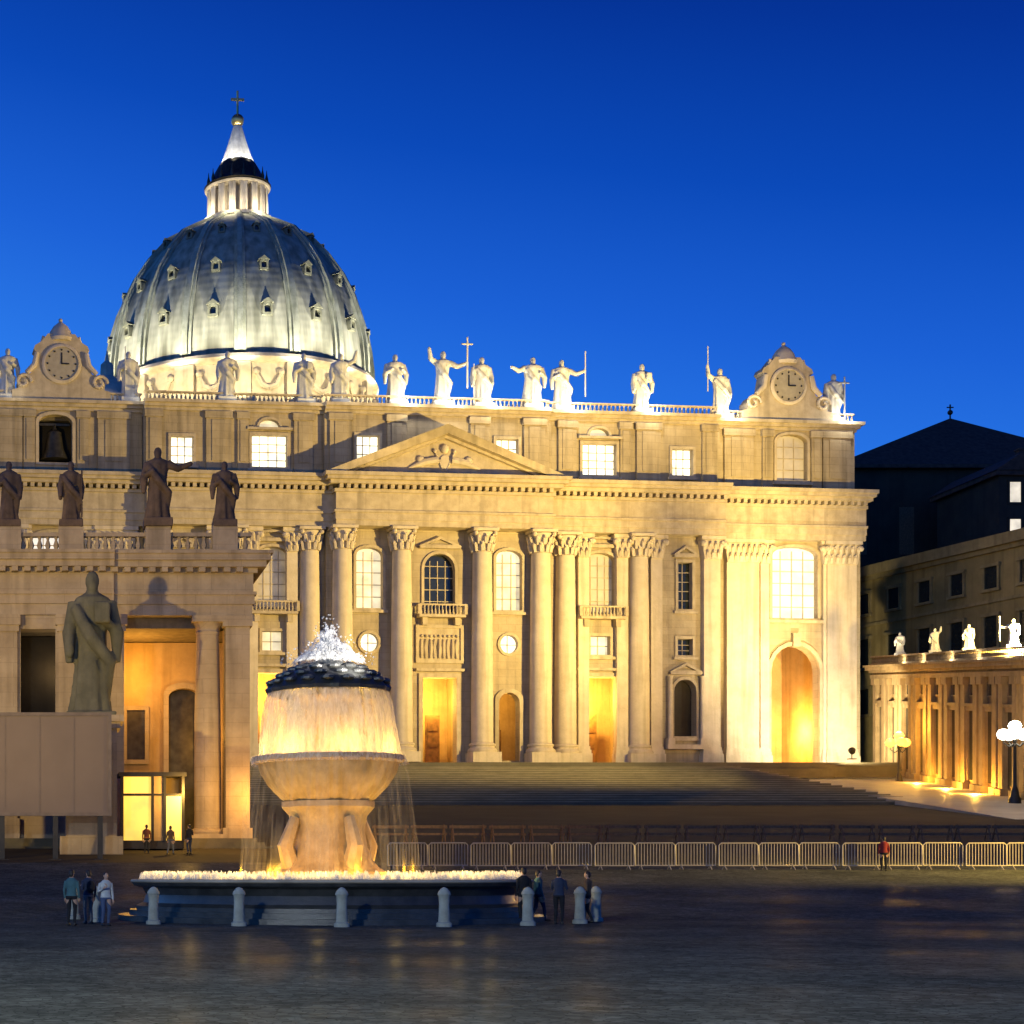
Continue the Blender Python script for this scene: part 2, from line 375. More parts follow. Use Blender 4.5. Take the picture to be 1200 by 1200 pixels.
# ------------------------------------------------------------------ ground
PROF = [(-400, 0), (60, 0), (72, .55), (91, 1.85), (105, 3.0), (118, 4.1), (140, 6.1), (165, 8.35), (172, 8.4), (260, 8.4), (5000, 8.4)]
def gz(y):
    for (a, za), (b, zb) in zip(PROF, PROF[1:]):
        if a <= y <= b: return lerp(za, zb, (y - a) / (b - a))
    return 0
g = MB()
ys = [-400, -100, -20] + [i * 2.0 for i in range(0, 130)] + [300, 600, 1500, 5000]
xs = [-3000, -600, -150, -40, 0, 40, 80, 130, 250, 700, 3000]
vs = [(x, y, gz(y)) for y in ys for x in xs]
nx = len(xs)
g.add(vs, [(j * nx + i, j * nx + i + 1, (j + 1) * nx + i + 1, (j + 1) * nx + i) for j in range(len(ys) - 1) for i in range(nx - 1)])
kind(g.build("ground", COBB, sharp=60), "structure")
# dark sheet on the slope below the stairs, its colour stands in for shade
g = MB(); ys = [96 + i * 2.0 for i in range(36)]
for y0, y1 in zip(ys, ys[1:]):
    g.add([(-60, y0, gz(y0) + .005), (112, y0, gz(y0) + .005), (112, y1, gz(y1) + .005), (-60, y1, gz(y1) + .005)], [(0, 1, 2, 3)])
kind(g.build("dark_slope", plain("dark_slope_cover", (.030, .026, .021), .95, vary=.35, scale=.25, spec=.15), sharp=60), "structure")
# stairs up to the church
st = MB(); ns_ = MB(); NS = 18
for i in range(NS):
    y0 = 165 + 40 * i / NS; z1 = 8.35 + 6.05 * (i + 1) / NS
    st.box(-40, 86 - i * .16, y0, 206, 8.0 + 6.05 * i / NS, z1)
    ns_.box(-40, 86 - i * .16 + .003, y0 - .06, y0 - .002, z1 - .10, z1 + .004)
kind(st.build("steps", STEP), "structure")
kind(ns_.build("step_edges", stone("light_step_edge", (.27, .235, .165), (.16, .14, .095), streak=0, scale=.4)), "structure")  # paler strips paint light along the step edges
st = MB()
st.box(-40, 96, 206, 240, 8, 14.4); st.box(96, 110.5, 207.3, 215.9, 8, 14.4)
for i in range(3): st.box(-36 + i, 110, 207.5 + i * .5, 239.9 - i * .1, 14.4 + i * .3, 14.7 + i * .3)
kind(st.build("church_terrace", STEP), "structure")
# ramp beside the wing
rp = MB(); n = 20
for i in range(n):
    vs = []
    for t, s in ((i / n, 0), ((i + 1) / n, 0), ((i + 1) / n, 1), (i / n, 1)):
        y = lerp(140, 216, t); z = lerp(6.12, 14.36, t)
        vs.append((lerp(80 + (8 * t), 112, s), y, z))
    vs += [(x, y, z - 4) for x, y, z in vs]
    rp.add(vs, [(0, 1, 2, 3), (4, 7, 6, 5), (0, 4, 5, 1), (3, 2, 6, 7), (0, 3, 7, 4), (1, 5, 6, 2)])
rp.box(95.5, 112, 216, 240, 10, 14.37)
kind(rp.build("ramp", RAMP), "structure")

# ================================================================== BASILICA (local frame: x along the front, y away from us)
ROT = R(5.75)
bas = thing("basilica", "domed church with a floodlit columned travertine front across the square", "church", (50.3, 215, 0), ROT)
BM = Matrix.Translation((50.3, 215, 0)) @ Matrix.Rotation(ROT, 4, 'Z')
def bw(u, v, z): return BM @ Vector((u, v, z))
ZB = 15.3
# --- main order wall
w = MB()
holes = [rect(0, 2.2, 15.6, 26.4), arch(0, 2.0, 34.6, 42.0)]
for s in (-1, 1): holes += [arch(s * 9.05, 1.35, 16.0, 24.6), circ(s * 9.05, 30.7, 1.15), arch(s * 9.05, 1.7, 35.0, 42.6, 1.0)]
w.wall([(-14.6, ZB), (14.6, ZB), (14.6, 51.2), (-14.6, 51.2)], holes, 0, 1.3)
for s in (-1, 1):
    holes = [rect(s * 21.3, 2.3, 15.6, 26.8), rect(s * 21.3, 1.3, 29.6, 32.0), arch(s * 21.3, 1.9, 35.0, 42.6, .9), rect(s * 32.6, .95, 35.6, 41.6), rect(s * 32.6, 1.0, 29.7, 31.8), arch(s * 32.6, 1.5, 19.3, 26.6)]
    w.wall([(s * 14.6, ZB), (s * 37.4, ZB), (s * 37.4, 51.2), (s * 14.6, 51.2)], holes, .6, 1.9)
    holes = [arch(s * 48.3, 3.3, 15.4, 31.4), arch(s * 48.3, 3.1, 34.9, 44.2, 1.1)]
    w.wall([(s * 37.4, ZB), (s * 57.35, ZB), (s * 57.35, 51.2), (s * 37.4, 51.2)], holes, 2.2, 3.6)
    w.box(s * 57.35 - s * 1.3, s * 57.345, 3.6, 40, ZB, 51.2)
w.build("facade_wall", TRAV_SHADED, bas)
# --- attic wall
w = MB()
w.wall([(-14.6, 51.2), (14.6, 51.2), (14.6, 60.2), (-14.6, 60.2)], [rect(-9.05, 1.45, 53.5, 56.8), rect(9.05, 1.45, 53.5, 56.8)], .6, 1.8)
for s in (-1, 1):
    w.wall([(s * 14.6, 51.2), (s * 37.4, 51.2), (s * 37.4, 60.2), (s * 14.6, 60.2)], [rect(s * 21.5, 2.25, 52.7, 56.7), rect(s * 32.6, 1.4, 52.9, 56.3), arch(s * 21.5, 1.3, 57.7, 58.7, .9)], 1.3, 2.4)
    w.wall([(s * 37.4, 51.2), (s * 57.0, 51.2), (s * 57.0, 60.2), (s * 37.4, 60.2)], [arch(s * 48.3, 2.1, 53.0, 59.0, 1.0)], 2.9, 4.0)
    w.box(s * 57.0 - s * 1.3, s * 56.995, 4.0, 40, 51.2, 60.2)
w.build("attic_wall", ATTIC, bas)
# --- entablature and attic cornice, layer by layer
def bands(layers, segs):
    m = MB()
    for k, (ua, ub, vf, ea, eb) in enumerate(segs):
        dz = .006 * (k % 3)
        for (z0, z1, p) in layers:
            m.box(ua - p * ea, ub + p * eb, vf - p, vf + 2.6, z0 + dz, z1 + dz)
    return m
SEG = [(-13.9, 13.9, -2.3, 1, 1), (13.9, 37.4, -.9, 0, 0), (-37.4, -13.9, -.9, 0, 0), (37.4, 57.35, .9, 0, .4), (-57.35, -37.4, .9, .4, 0)]
m = bands([(44.9, 45.6, 0), (45.6, 46.5, .12), (46.5, 46.8, .3), (46.8, 49.0, .04), (49.0, 49.4, .3)], SEG)
for ua, ub, vf, ea, eb in SEG:   # dentils
    k = int((ub - ua) / .9)
    for i in range(k):
        x = ua + (i + .5) * (ub - ua) / k
        m.box(x - .24, x + .24, vf - .75, vf - .05, 49.4, 49.9)
m.build("entablature", TRIM, bas)
m = bands([(49.9, 50.35, 1.0), (50.35, 50.75, 1.5), (50.75, 51.2, 1.8)], SEG)
m.build("cornice", TRIM, bas)
ASEG = [(-14.6, 14.6, .5, 0, 0), (14.6, 37.4, 1.2, 0, 0), (-37.4, -14.6, 1.2, 0, 0), (37.4, 57.0, 2.8, 0, 1), (-57.0, -37.4, 2.8, 1, 0)]
m = bands([(51.2, 51.9, .3), (59.5, 59.9, .15), (59.9, 60.3, .5), (60.3, 60.7, .9)], ASEG)
m.build("attic_cornice", TRIM, bas)
m = MB()
for ua, ub, vf, ea, eb in ASEG:
    m.box(ua, ub, vf + .1, vf + .5, 60.7, 60.95); m.box(ua, ub, vf + .06, vf + .54, 61.75, 61.95)
    k = int((ub - ua) / .55)
    for i in range(k):
        x = ua + (i + .5) * (ub - ua) / k
        m.lathe([(.09, 60.95), (.17, 61.2), (.07, 61.55), (.12, 61.75)], 6, (x, vf + .3))
m.build("roof_balustrade", TRIM, bas)
m = MB()
m.box(-56.5, 56.5, 4.1, 39.5, 58.6, 59.4); m.box(-16, 16, 39.5, 88, 30, 62)
m.prism([(-16, 62), (16, 62), (0, 67.5)], 39.5, 88)
m.build("roof", ROOF, bas)
# --- pediment
m = MB()
m.prism([(-13.2, 51.22), (13.2, 51.22), (0, 56.3)], -1.9, .7)
for s in (-1, 1):
    m.prism([(s * 15.7, 51.25), (s * 13.3, 51.25), (0, 56.35), (0, 57.5)], -3.4, .55)
    m.prism([(s * 13.4, 51.3), (s * 12.4, 51.3), (0, 55.95), (0, 56.34)], -2.5, .5)
m.build("pediment", TRIM, bas)
m = MB()   # shield, keys and wings carved in the gable
m.lathe([(.05, -.45), (.6, -.35), (.75, -.1), (.6, .1)], 18, M=Matrix.Translation((0, -2.0, 53.1)) @ Matrix.Rotation(R(90), 4, 'X') @ Matrix.Scale(1.35, 4, (0, 1, 0)), close=True)
for s in (-1, 1):
    m.tube([(s * .2, -2.05, 52.0), (s * 1.2, -2.1, 54.2)], [.12, .12]); m.ball((s * 1.25, -2.1, 54.4), .25)
    m.tube([(s * .9, -2.0, 53.3), (s * 2.6, -2.1, 53.0), (s * 4.6, -2.0, 52.2)], [.5, .45, .15]); m.ball((s * 3.1, -2.05, 53.3), (.5, .3, .5))
m.ball((0, -2.05, 54.7), (.55, .4, .6))
m.build("gable_relief", COLM, bas)
# --- columns
def capital(m, r, z0, h, mi=0):
    m.lathe([(r * .98, z0), (r * 1.0, z0 + .1), (r * .9, z0 + .2), (r * .98, z0 + h * .55), (r * 1.3, z0 + h * .85)], 20, mi=mi)
    for row, (zz, k, rr) in enumerate([(.06, 10, 1.02), (.36, 10, 1.08)]):
        for i in range(k):
            t = 2 * math.pi * (i + .5 * row) / k
            d = Vector((math.cos(t), math.sin(t), 0)) * r
            m.tube([d * rr + Vector((0, 0, z0 + zz * h)), d * (rr + .14) + Vector((0, 0, z0 + (zz + .28) * h)), d * (rr + .34) + Vector((0, 0, z0 + (zz + .33) * h)), d * (rr + .36) + Vector((0, 0, z0 + (zz + .25) * h))], [r * .2, r * .24, r * .16, r * .06], 5, mi)
    for i in range(4):
        t = math.pi / 4 + i * math.pi / 2
        m.ball((math.cos(t) * r * 1.5, math.sin(t) * r * 1.5, z0 + h * .8), r * .27, 8, 6, mi)
    m.box(-r * 1.38, r * 1.38, -r * 1.38, r * 1.38, z0 + h * .88, z0 + h, mi)
def column_meshes():
    sh = MB(); r = 1.36
    prof = [(r * (1 - .14 * (t ** 1.8)), lerp(18.1, 41.9, t)) for t in [i / 10 for i in range(11)]]
    sh.lathe(prof, 32)
    ba = MB()
    ba.box(-1.85, 1.85, -1.85, 1.85, 15.6, 16.9)
    ba.lathe([(1.78, 16.9), (1.85, 17.1), (1.75, 17.35), (1.5, 17.5), (1.5, 17.65), (1.66, 17.8), (1.6, 18.0), (1.4, 18.1)], 32)
    ca = MB(); capital(ca, 1.18, 41.9, 3.0)
    return sh.mesh("column", COLM), ba.mesh("column_base", COLM), ca.mesh("capital", COLM)
SH, BA, CA = column_meshes()
for u, v in [(-12.8, -1.05), (-5.2, -1.05), (5.2, -1.05), (12.8, -1.05), (16.6, .3), (-16.6, .3), (26.3, .3), (-26.3, .3)]:
    c = put("column", SH, bas, (u, v, 0)); put("base", BA, c); put("capital", CA, c)
def pilaster(u, hw, vf, dep=.8):
    m = MB(); m.box(u - hw, u + hw, vf - dep, vf + .1, 17.9, 41.9)
    p = m.build("pilaster", COLM, bas)
    m = MB(); m.box(u - hw - .3, u + hw + .3, vf - dep - .35, vf + .1, 15.6, 17.0); m.box(u - hw - .2, u + hw + .2, vf - dep - .25, vf + .1, 17.0, 17.45); m.box(u - hw - .1, u + hw + .1, vf - dep - .12, vf + .1, 17.45, 17.9)
    m.build("base", COLM, p)
    m = MB(); m.prism([(u - hw, 41.9), (u + hw, 41.9), (u + hw + .45, 44.4), (u - hw - .45, 44.4)], vf - dep - .25, vf + .1)
    m.box(u - hw - .55, u + hw + .55, vf - dep - .5, vf + .1, 44.4, 44.88)
    k = max(2, int(hw * 2 / .7))
    for row in range(2):
        for i in range(k + row):
            x = u - hw + (i + .5 - .5 * row) * 2 * hw / k
            z0 = 42.0 + row * 1.1
            m.tube([(x, vf - dep - .1, z0), (x, vf - dep - .35, z0 + .75), (x, vf - dep - .6, z0 + .9), (x, vf - dep - .62, z0 + .6)], [.28, .32, .2, .08], 5)
    for s in (-1, 1): m.ball((u + s * (hw + .3), vf - dep - .4, 43.9), .4, 8, 6)
    m.build("capital", COLM, p)
for s in (-1, 1):
    for u, hw, vf, dep in [(28.55, .75, .6, .7), (24.0, .75, .6, .7), (35.9, 1.1, .6, .8), (18.9, .7, .6, .65), (40.9, 2.2, 2.2, .8), (54.4, 2.0, 2.2, .8), (44.0, .6, 2.2, .55), (52.4, .4, 2.2, .5)]:
        pilaster(s * u, hw, vf, dep)
    for u, hw, vf in [(28.0, 1.6, 1.3), (24.9, .7, 1.3), (36.2, 1.0, 1.3), (17.2, 1.2, 1.3), (12.6, 1.4, .6), (5.4, 1.2, .6), (41.0, 2.0, 2.9), (54.4, 1.9, 2.9), (44.9, .7, 2.9), (51.6, .7, 2.9)]:
        m = MB(); m.box(s * u - hw, s * u + hw, vf - .32, vf + .05, 51.9, 59.5); m.box(s * u - hw * .55, s * u + hw * .55, vf - .42, vf - .3, 53.3, 58.4)
        m.box(s * u - hw - .15, s * u + hw + .15, vf - .5, vf + .05, 58.6, 59.46)
        m.build("attic_pilaster", ATTIC, bas)
# --- windows and doors
def window(u, hw, z0, z1, vf, pane, frame=.35, sill=True, head='flat', arch_rise=None, muntin=(2, 3), depth=.75, fm=TRIM, name="window"):
    m = MB()
    ol = arch(u, hw + frame, z0, z1 + frame, arch_rise + .25) if arch_rise else rect(u, hw + frame, z0, z1 + frame)
    il = arch(u, hw, z0, z1, arch_rise) if arch_rise else rect(u, hw, z0, z1)
    # the lower edge is open like a real architrave
    ol = [(p[0], p[1] - (.3 if abs(p[1] - z0) < 1e-6 else 0)) for p in ol]
    m.wall(ol, [il], vf - .22, vf + .02)
    if sill: m.box(u - hw - frame - .25, u + hw + frame + .25, vf - .5, vf - .2, z0 - .6, z0 - .25)
    if head in ('flat', 'tri', 'seg'):
        zt = z1 + frame + .25
        m.box(u - hw - frame - .3, u + hw + frame + .3, vf - .6, vf + .02, zt, zt + .3)
        a = hw + frame + .45
        if head == 'tri': m.wall([(u - a, zt + .3), (u + a, zt + .3), (u, zt + 1.5)], [[(u - a * .6, zt + .48), (u + a * .6, zt + .48), (u, zt + 1.15)]], vf - .55, vf + .02)
        if head == 'seg':
            pts = [(u - a * math.cos(math.pi * i / 10), zt + .3 + 1.15 * math.sin(math.pi * i / 10)) for i in range(11)]
            pin = [(u - a * .7 * math.cos(math.pi * i / 10), zt + .45 + .7 * math.sin(math.pi * i / 10)) for i in range(11)]
            m.wall(pts, [pin], vf - .55, vf + .02)
    f = m.build(name, fm, bas)
    m = MB(); m.prism(il, vf + depth, vf + depth + .06); m.build("pane", pane, f)
    if muntin:
        m = MB(); nx_, nz_ = muntin
        for i in range(1, nx_): x = u - hw + 2 * hw * i / nx_; m.box(x - .05, x + .05, vf + depth - .1, vf + depth - .01, z0, z1 - (arch_rise or 0) * .4)
        for i in range(1, nz_): z = lerp(z0, z1, i / nz_); m.box(u - hw, u + hw, vf + depth - .09, vf + depth - .02, z - .05, z + .05)
        m.build("sash", TRIM, f)
    return f
def balcony(u, hw, z, vf, dep=1.5):
    m = MB(); m.box(u - hw, u + hw, vf - dep, vf + .1, z - .35, z); m.box(u - hw, u + hw, vf - dep, vf - dep + .3, z + 1.1, z + 1.3)
    for s in (-1, 1):
        m.box(u + s * hw - .2, u + s * hw + .2, vf - dep - .03, vf - dep + .35, z, z + 1.25); m.box(u + s * hw - .15, u + s * hw + .15, vf - dep + .35, vf, z + 1.08, z + 1.27)
        m.prism([(u + s * hw * .7 - .3, z - 1.3), (u + s * hw * .7 + .3, z - 1.3), (u + s * hw * .7 + .35, z - .34), (u + s * hw * .7 - .35, z - .34)], vf - .9, vf + .1)
    k = int(2 * hw / .45)
    for i in range(k): m.lathe([(.08, z), (.15, z + .35), (.07, z + .8), (.1, z + 1.1)], 6, (u - hw + (i + .5) * 2 * hw / k, vf - dep + .15))
    m.build("balcony", TRIM, bas)
window(0, 2.0, 34.6, 42.0, 0, DGLASS, head='tri', arch_rise=2.0, muntin=(4, 5)); balcony(0, 3.0, 34.2, 0, 1.4)
m = MB()   # carved relief panel under the balcony
m.wall(rect(0, 3.1, 28.2, 33.0), [rect(0, 2.7, 28.6, 32.6)], -.3, .02); m.box(-2.7, 2.7, -.1, .01, 28.6, 32.6)
for i in range(9): m.tube([(-2.3 + i * .57, -.12, 28.8), (-2.3 + i * .57 + random.uniform(-.2, .2), -.2, 30.2), (-2.3 + i * .57, -.14, 31.2)], [.24, .3, .18], 6); m.ball((-2.3 + i * .57, -.18, 31.6), .2, 8, 6)
m.build("relief_panel", TRIM, bas)
for s in (-1, 1):
    window(s * 9.05, 1.7, 35.0, 42.6, 0, W_PALE, arch_rise=1.0, head=None, muntin=(3, 5))
    m = MB(); m.wall(circ(s * 9.05, 30.7, 1.5), [circ(s * 9.05, 30.7, 1.15)], -.2, .02); f = m.build("round_window", TRIM, bas)
    m = MB(); m.prism(circ(s * 9.05, 30.7, 1.15), .6, .66); m.build("pane", W_LIT, f)
    m = MB(); m.box(s * 9.05 - .05, s * 9.05 + .05, .5, .58, 29.6, 31.8); m.box(s * 9.05 - 1.1, s * 9.05 + 1.1, .52, .57, 30.65, 30.75); m.build("sash", WOODD, f)
    window(s * 9.05, 1.45, 53.5, 56.8, .6, W_LIT, head=None, muntin=(3, 3))
    window(s * 21.3, 1.9, 35.0, 42.6, .6, W_DIM, arch_rise=.9, head='seg', muntin=(4, 5)); balcony(s * 21.3, 3.0, 34.4, .6, 1.3)
    window(s * 21.3, 1.3, 29.6, 32.0, .6, W_PALE, head=None, muntin=(2, 2))
    window(s * 21.5, 2.25, 52.7, 56.7, 1.3, W_LIT, head='flat', muntin=(4, 4))
    m = MB(); m.wall(arch(s * 21.5, 1.6, 57.6, 59.0, 1.2), [arch(s * 21.5, 1.3, 57.7, 58.7, .9)], 1.1, 1.32); f = m.build("lunette_window", TRIM, bas); m = MB(); m.prism(arch(s * 21.5, 1.3, 57.7, 58.7, .9), 1.9, 1.95); m.build("pane", W_PALE, f)
    window(s * 32.6, .95, 35.6, 41.6, .6, DGLASS, head='tri', muntin=(2, 5)); window(s * 32.6, 1.0, 29.7, 31.8, .6, DGLASS, head=None)
    window(s * 32.6, 1.4, 52.9, 56.3, 1.3, W_LIT, head=None, muntin=(3, 3))
    window(s * 48.3, 3.1, 34.9, 44.2, 2.2, W_COOL, arch_rise=1.1, head=None, muntin=(4, 6), sill=True)
    # niche with its little temple front
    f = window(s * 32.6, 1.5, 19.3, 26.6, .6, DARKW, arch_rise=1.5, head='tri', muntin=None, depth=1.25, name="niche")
    m = MB()
    for q in (-1, 1): m.lathe([(.32, 19.0), (.3, 22), (.26, 26.6), (.38, 27.0)], 12, (s * 32.6 + q * 2.15, .1)); m.box(s * 32.6 + q * 2.15 - .45, s * 32.6 + q * 2.15 + .45, -.35, .6, 18.2, 19.0)
    m.box(s * 32.6 - 2.7, s * 32.6 + 2.7, -.4, .35, 17.6, 18.2)
    m.build("niche_colonnette", COLM, f)
    # end arches
    m = MB(); m.wall(arch(s * 48.3, 3.8, 15.4, 31.9), [arch(s * 48.3, 3.3, 15.39, 31.4)], 1.85, 2.22); m.box(s * 48.3 - .5, s * 48.3 + .5, 1.5, 2.2, 31.2, 32.9); m.build("archway", TRIM, bas)
window(48.3, 2.1, 53.0, 59.0, 2.9, W_DIM, arch_rise=1.0, head=None, muntin=(3, 4))
m = MB(); m.wall(arch(-48.3, 2.5, 52.7, 59.4, 1.25), [arch(-48.3, 2.1, 53.0, 59.0, 1.0)], 2.7, 2.92); f = m.build("bell_opening", TRIM, bas)
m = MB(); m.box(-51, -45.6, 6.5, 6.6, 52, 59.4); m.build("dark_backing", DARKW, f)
m = MB(); m.lathe([(1.75, 53.6), (1.7, 53.9), (1.3, 54.8), (1.05, 56.2), (.9, 57.0), (.3, 57.4), (.12, 58.0)], 24, (-48.3, 4.1)); m.box(-50.2, -46.4, 4.0, 4.25, 57.9, 58.2); m.build("bell", BRONZE, f)
# doors: surrounds, leaves set deep in the portico
def doorway(u, hw, z1, vf, arched=False):
    m = MB()
    m.wall(arch(u, hw + .5, 15.61, z1 + .5, hw) if arched else rect(u, hw + .5, 15.61, z1 + .5), [arch(u, hw, 15.6, z1) if arched else rect(u, hw, 15.6, z1)], vf - .25, vf + .02)
    if not arched: m.box(u - hw - .9, u + hw + .9, vf - .6, vf + .02, z1 + .75, z1 + 1.1)
    f = m.build("doorway", TRIM, bas)
    m = MB()
    for sx in (-1, 1): m.box(u + sx * hw * .52 - hw * .44, u + sx * hw * .52 + hw * .44, vf + 6.0, vf + 6.12, 15.7, z1 - 4.2)
    for sx in (-1, 1):
        for k in range(3): m.box(u + sx * hw * .52 - hw * .3, u + sx * hw * .52 + hw * .3, vf + 5.94, vf + 6.01, 16.2 + k * 2.0, 17.7 + k * 2.0)
    m.build("door_leaf", WOODD, f)
doorway(0, 2.2, 26.4, 0)
for s in (-1, 1): doorway(s * 21.3, 2.3, 26.8, .6); doorway(s * 9.05, 1.35, 24.6, 0, True)
# portico: floor, vault, inner wall
m = MB()
m.box(-37, 37, 9.5, 10, 15.6, 28); m.box(-37, 37, 2.0, 10, 28, 28.5); m.box(-37, 37, 2.0, 9.5, 15.2, 15.55)
for u in (-37, -26.9, -15.3, -4.6, 4.3, 15.0, 26.6, 36.7): m.box(u, u + .3, 1.95, 9.5, 15.56, 28)
for s in (-1, 1):
    m.box(s * 48.3 - 5, s * 48.3 + 5, 13.5, 14, 15.0, 34); m.box(s * 48.3 - 5, s * 48.3 + 5, 3.7, 13.5, 32.6, 33); m.box(s * 48.3 - 5, s * 48.3 + 5, 3.7, 13.5, 15.0, 15.35)
    for q in (-1, 1): m.box(s * 48.3 + q * 4.8 - .2, s * 48.3 + q * 4.8 + .2, 3.7, 13.5, 15.36, 32.6)
m.build("portico_interior", PLAST, bas)
for u, e in [(0, 900), (21, 1300), (-21, 1300), (9, 260), (-9, 260)]:
    lamp("portico_lamp", 'POINT', (u + .9, 5.0 if abs(u) != 9 else 4.5, 24.2), e * 7.0, (1, .56, .10), parent=bas, radius=.3)
for s in (-1, 1): lamp("archway_lamp", 'POINT', (s * 48.3 + 2.2, 7.5, 20.5), 9000, (1, .50, .08), parent=bas, radius=.4)
# --- clock turrets
def turret(s):
    u = s * 47.6; v = 3.6
    half = [(6.2, 60.7), (6.2, 61.9), (5.4, 62.1), (5.5, 63.0), (4.9, 63.8), (3.9, 64.0), (3.4, 64.8), (3.1, 66.6), (3.5, 67.0), (3.3, 67.5), (2.5, 68.0), (1.7, 69.0)]
    m = MB(); m.prism([(u - a, z) for a, z in half] + [(u + a, z) for a, z in reversed(half)], v - 1.1, v + 1.1)
    t = m.build("clock_turret", TRIM, bas)
    m = MB()
    for q in (-1, 1):
        for k in range(14):   # scrolls
            a0, a1 = k * .55, (k + 1) * .55
            c0 = (u + q * (4.75 + (1.05 - k * .06) * math.cos(a0) * q), v - 1.25, 62.9 + (1.05 - k * .06) * math.sin(a0)); c1 = (u + q * (4.75 + (1.05 - (k + 1) * .06) * math.cos(a1) * q), v - 1.25, 62.9 + (1.05 - (k + 1) * .06) * math.sin(a1))
            m.tube([c0, c1], .22, 6)
        m.tube([(u + q * 3.1, v - 1.3, 66.5), (u + q * 3.4, v - 1.3, 65.0), (u + q * 4.4, v - 1.3, 64.0)], [.3, .38, .3], 8)
    m.lathe([(2.25, 0), (2.5, .25), (2.25, .4), (2.1, .4), (2.1, 0)], 28, M=Matrix.Translation((u, v - 1.05, 65.2)) @ Matrix.Rotation(R(90), 4, 'X'), close=False)
    m.build("scroll_carving", COLM, t)
    m = MB(); m.lathe([(2.1, 0), (2.1, .18)], 28, M=Matrix.Translation((u, v - 1.1, 65.2)) @ Matrix.Rotation(R(90), 4, 'X')); d = m.build("clock_face", DIAL, t)
    m = MB(); m.box(u - .09, u + .09, v - 1.34, v - 1.29, 65.2, 66.6); m.box(u - .08, u + .95, v - 1.4, v - 1.35, 65.12, 65.28)
    for k in range(12):
        a = k * math.pi / 6; m.ball((u + 1.75 * math.sin(a), v - 1.3, 65.2 + 1.75 * math.cos(a)), .13, 6, 4)
    m.build("clock_hand", IRON, t)
    m = MB(); m.lathe([(1.6, 68.2), (1.75, 68.6), (1.5, 69.0), (1.35, 69.5), (.9, 70.2), (.3, 70.7), (.12, 70.9)], 16, (u, v)); m.ball((u, v, 71.0), .26)
    for q in (-1, 1): m.tube([(u + q * 1.1, v - .6, 68.0), (u + q * 2.3, v - .7, 68.5), (u + q * 2.6, v - .7, 67.7)], [.3, .35, .15], 6)
    m.build("crown_finial", COLM, t)
turret(-1); turret(1)
# --- dome
DC = (0, 118)
dome_prof = [(25.3, 95.6), (25.2, 98.5), (24.8, 102), (24.0, 106), (22.6, 110.6), (20.5, 115), (17.6, 119.4), (14.0, 123.6), (10.3, 125.8), (7.4, 127.4), (6.2, 128.2)]
m = MB(); m.lathe(dome_prof, 96, DC)
dome = m.build("dome", LEAD, bas, sharp=60)
m = MB()
for k in range(16):
    t = 2 * math.pi * (k + .5) / 16 - math.pi / 2
    for w_, dr in ((1.05, .55), (.5, 1.1)):
        vs = []; fs = []
        for (r, z) in dome_prof:
            f = lerp(.45, 1, min(1, r / 25)); ex = dr * f
            for sx in (-1, 1):
                for rr in (r - .3, r + ex):
                    a = t + sx * w_ * f / max(r, .1)
                    vs.append((DC[0] + rr * math.cos(a), DC[1] + rr * math.sin(a), z + (.25 * ex if rr > r else 0)))
        n = len(dome_prof)
        for i in range(n - 1):
            o = i * 4
            fs += [(o + 1, o + 3, o + 7, o + 5), (o, o + 1, o + 5, o + 4), (o + 2, o + 6, o + 7, o + 3)]
        m.add(vs, fs)
m.build("dome_rib", stone("lit_rib_lead", (.40, .42, .34), (.22, .24, .18), streak=.5, scale=.5, rough=.6), dome)  # paler lead tone stands in for light along the ribs
def prof_r(z):
    for (ra, za), (rb, zb) in zip(dome_prof, dome_prof[1:]):
        if za <= z <= zb: return lerp(ra, rb, (z - za) / (zb - za))
for k in range(16):
    t = 2 * math.pi * k / 16 - math.pi / 2
    for z, sc in ((103.0, .95), (112.0, .8), (121.0, .62)):
        md = MB(); r = prof_r(z); M = Matrix.Translation((DC[0] + r * math.cos(t), DC[1] + r * math.sin(t), z)) @ Matrix.Rotation(t + math.pi / 2, 4, 'Z') @ Matrix.Scale(sc, 4)
        md.wall(arch(0, 1.0, -.6, 1.9, .8), [arch(0, .6, -.1, 1.4, .5)], -.75, 1.8, M=M)
        md.prism([(-1.25, 1.75), (1.25, 1.75), (0, 2.7)], -.9, 2.0, M=M)
        md.box(-.6, .6, -.1, 0, -.1, 1.4, 1, M=M)
        md.build("dormer", [DORM, DGLASS], dome)
# attic ring, drum, buttresses
m = MB(); m.lathe([(26.4, 86.0), (26.4, 86.8), (25.7, 87.0), (25.7, 93.6), (26.6, 93.9), (27.0, 94.5), (26.6, 95.2), (25.4, 95.6)], 96, DC)
for k in range(16):
    t = 2 * math.pi * (k + .5) / 16 - math.pi / 2
    M = Matrix.Translation((DC[0], DC[1], 0)) @ Matrix.Rotation(t + math.pi / 2, 4, 'Z')
    m.box(-1.9, 1.9, -26.5, -25, 87.0, 93.7, M=M)
    M2 = Matrix.Translation((DC[0], DC[1], 0)) @ Matrix.Rotation(t + math.pi / 2 + math.pi / 16, 4, 'Z')
    for s in (-1, 0, 1): m.tube([(-2.2, -26.0, 91.6), (-1.3, -26.2, 89.6), (0, -26.3, 89.0), (1.3, -26.2, 89.6), (2.2, -26.0, 91.6)], [.35, .5, .6, .5, .35], 6, M=M2)
    for s in (-1, 1): m.ball((s * 2.3, -26.0, 91.9), .7, 8, 6, M=M2)
m.build("drum_attic", DRUMM, dome)
m = MB(); m.lathe([(24.5, 62), (24.5, 84.0), (27.2, 84.2), (28.0, 85.2), (27.6, 86.0), (25, 86.05)], 96, DC)
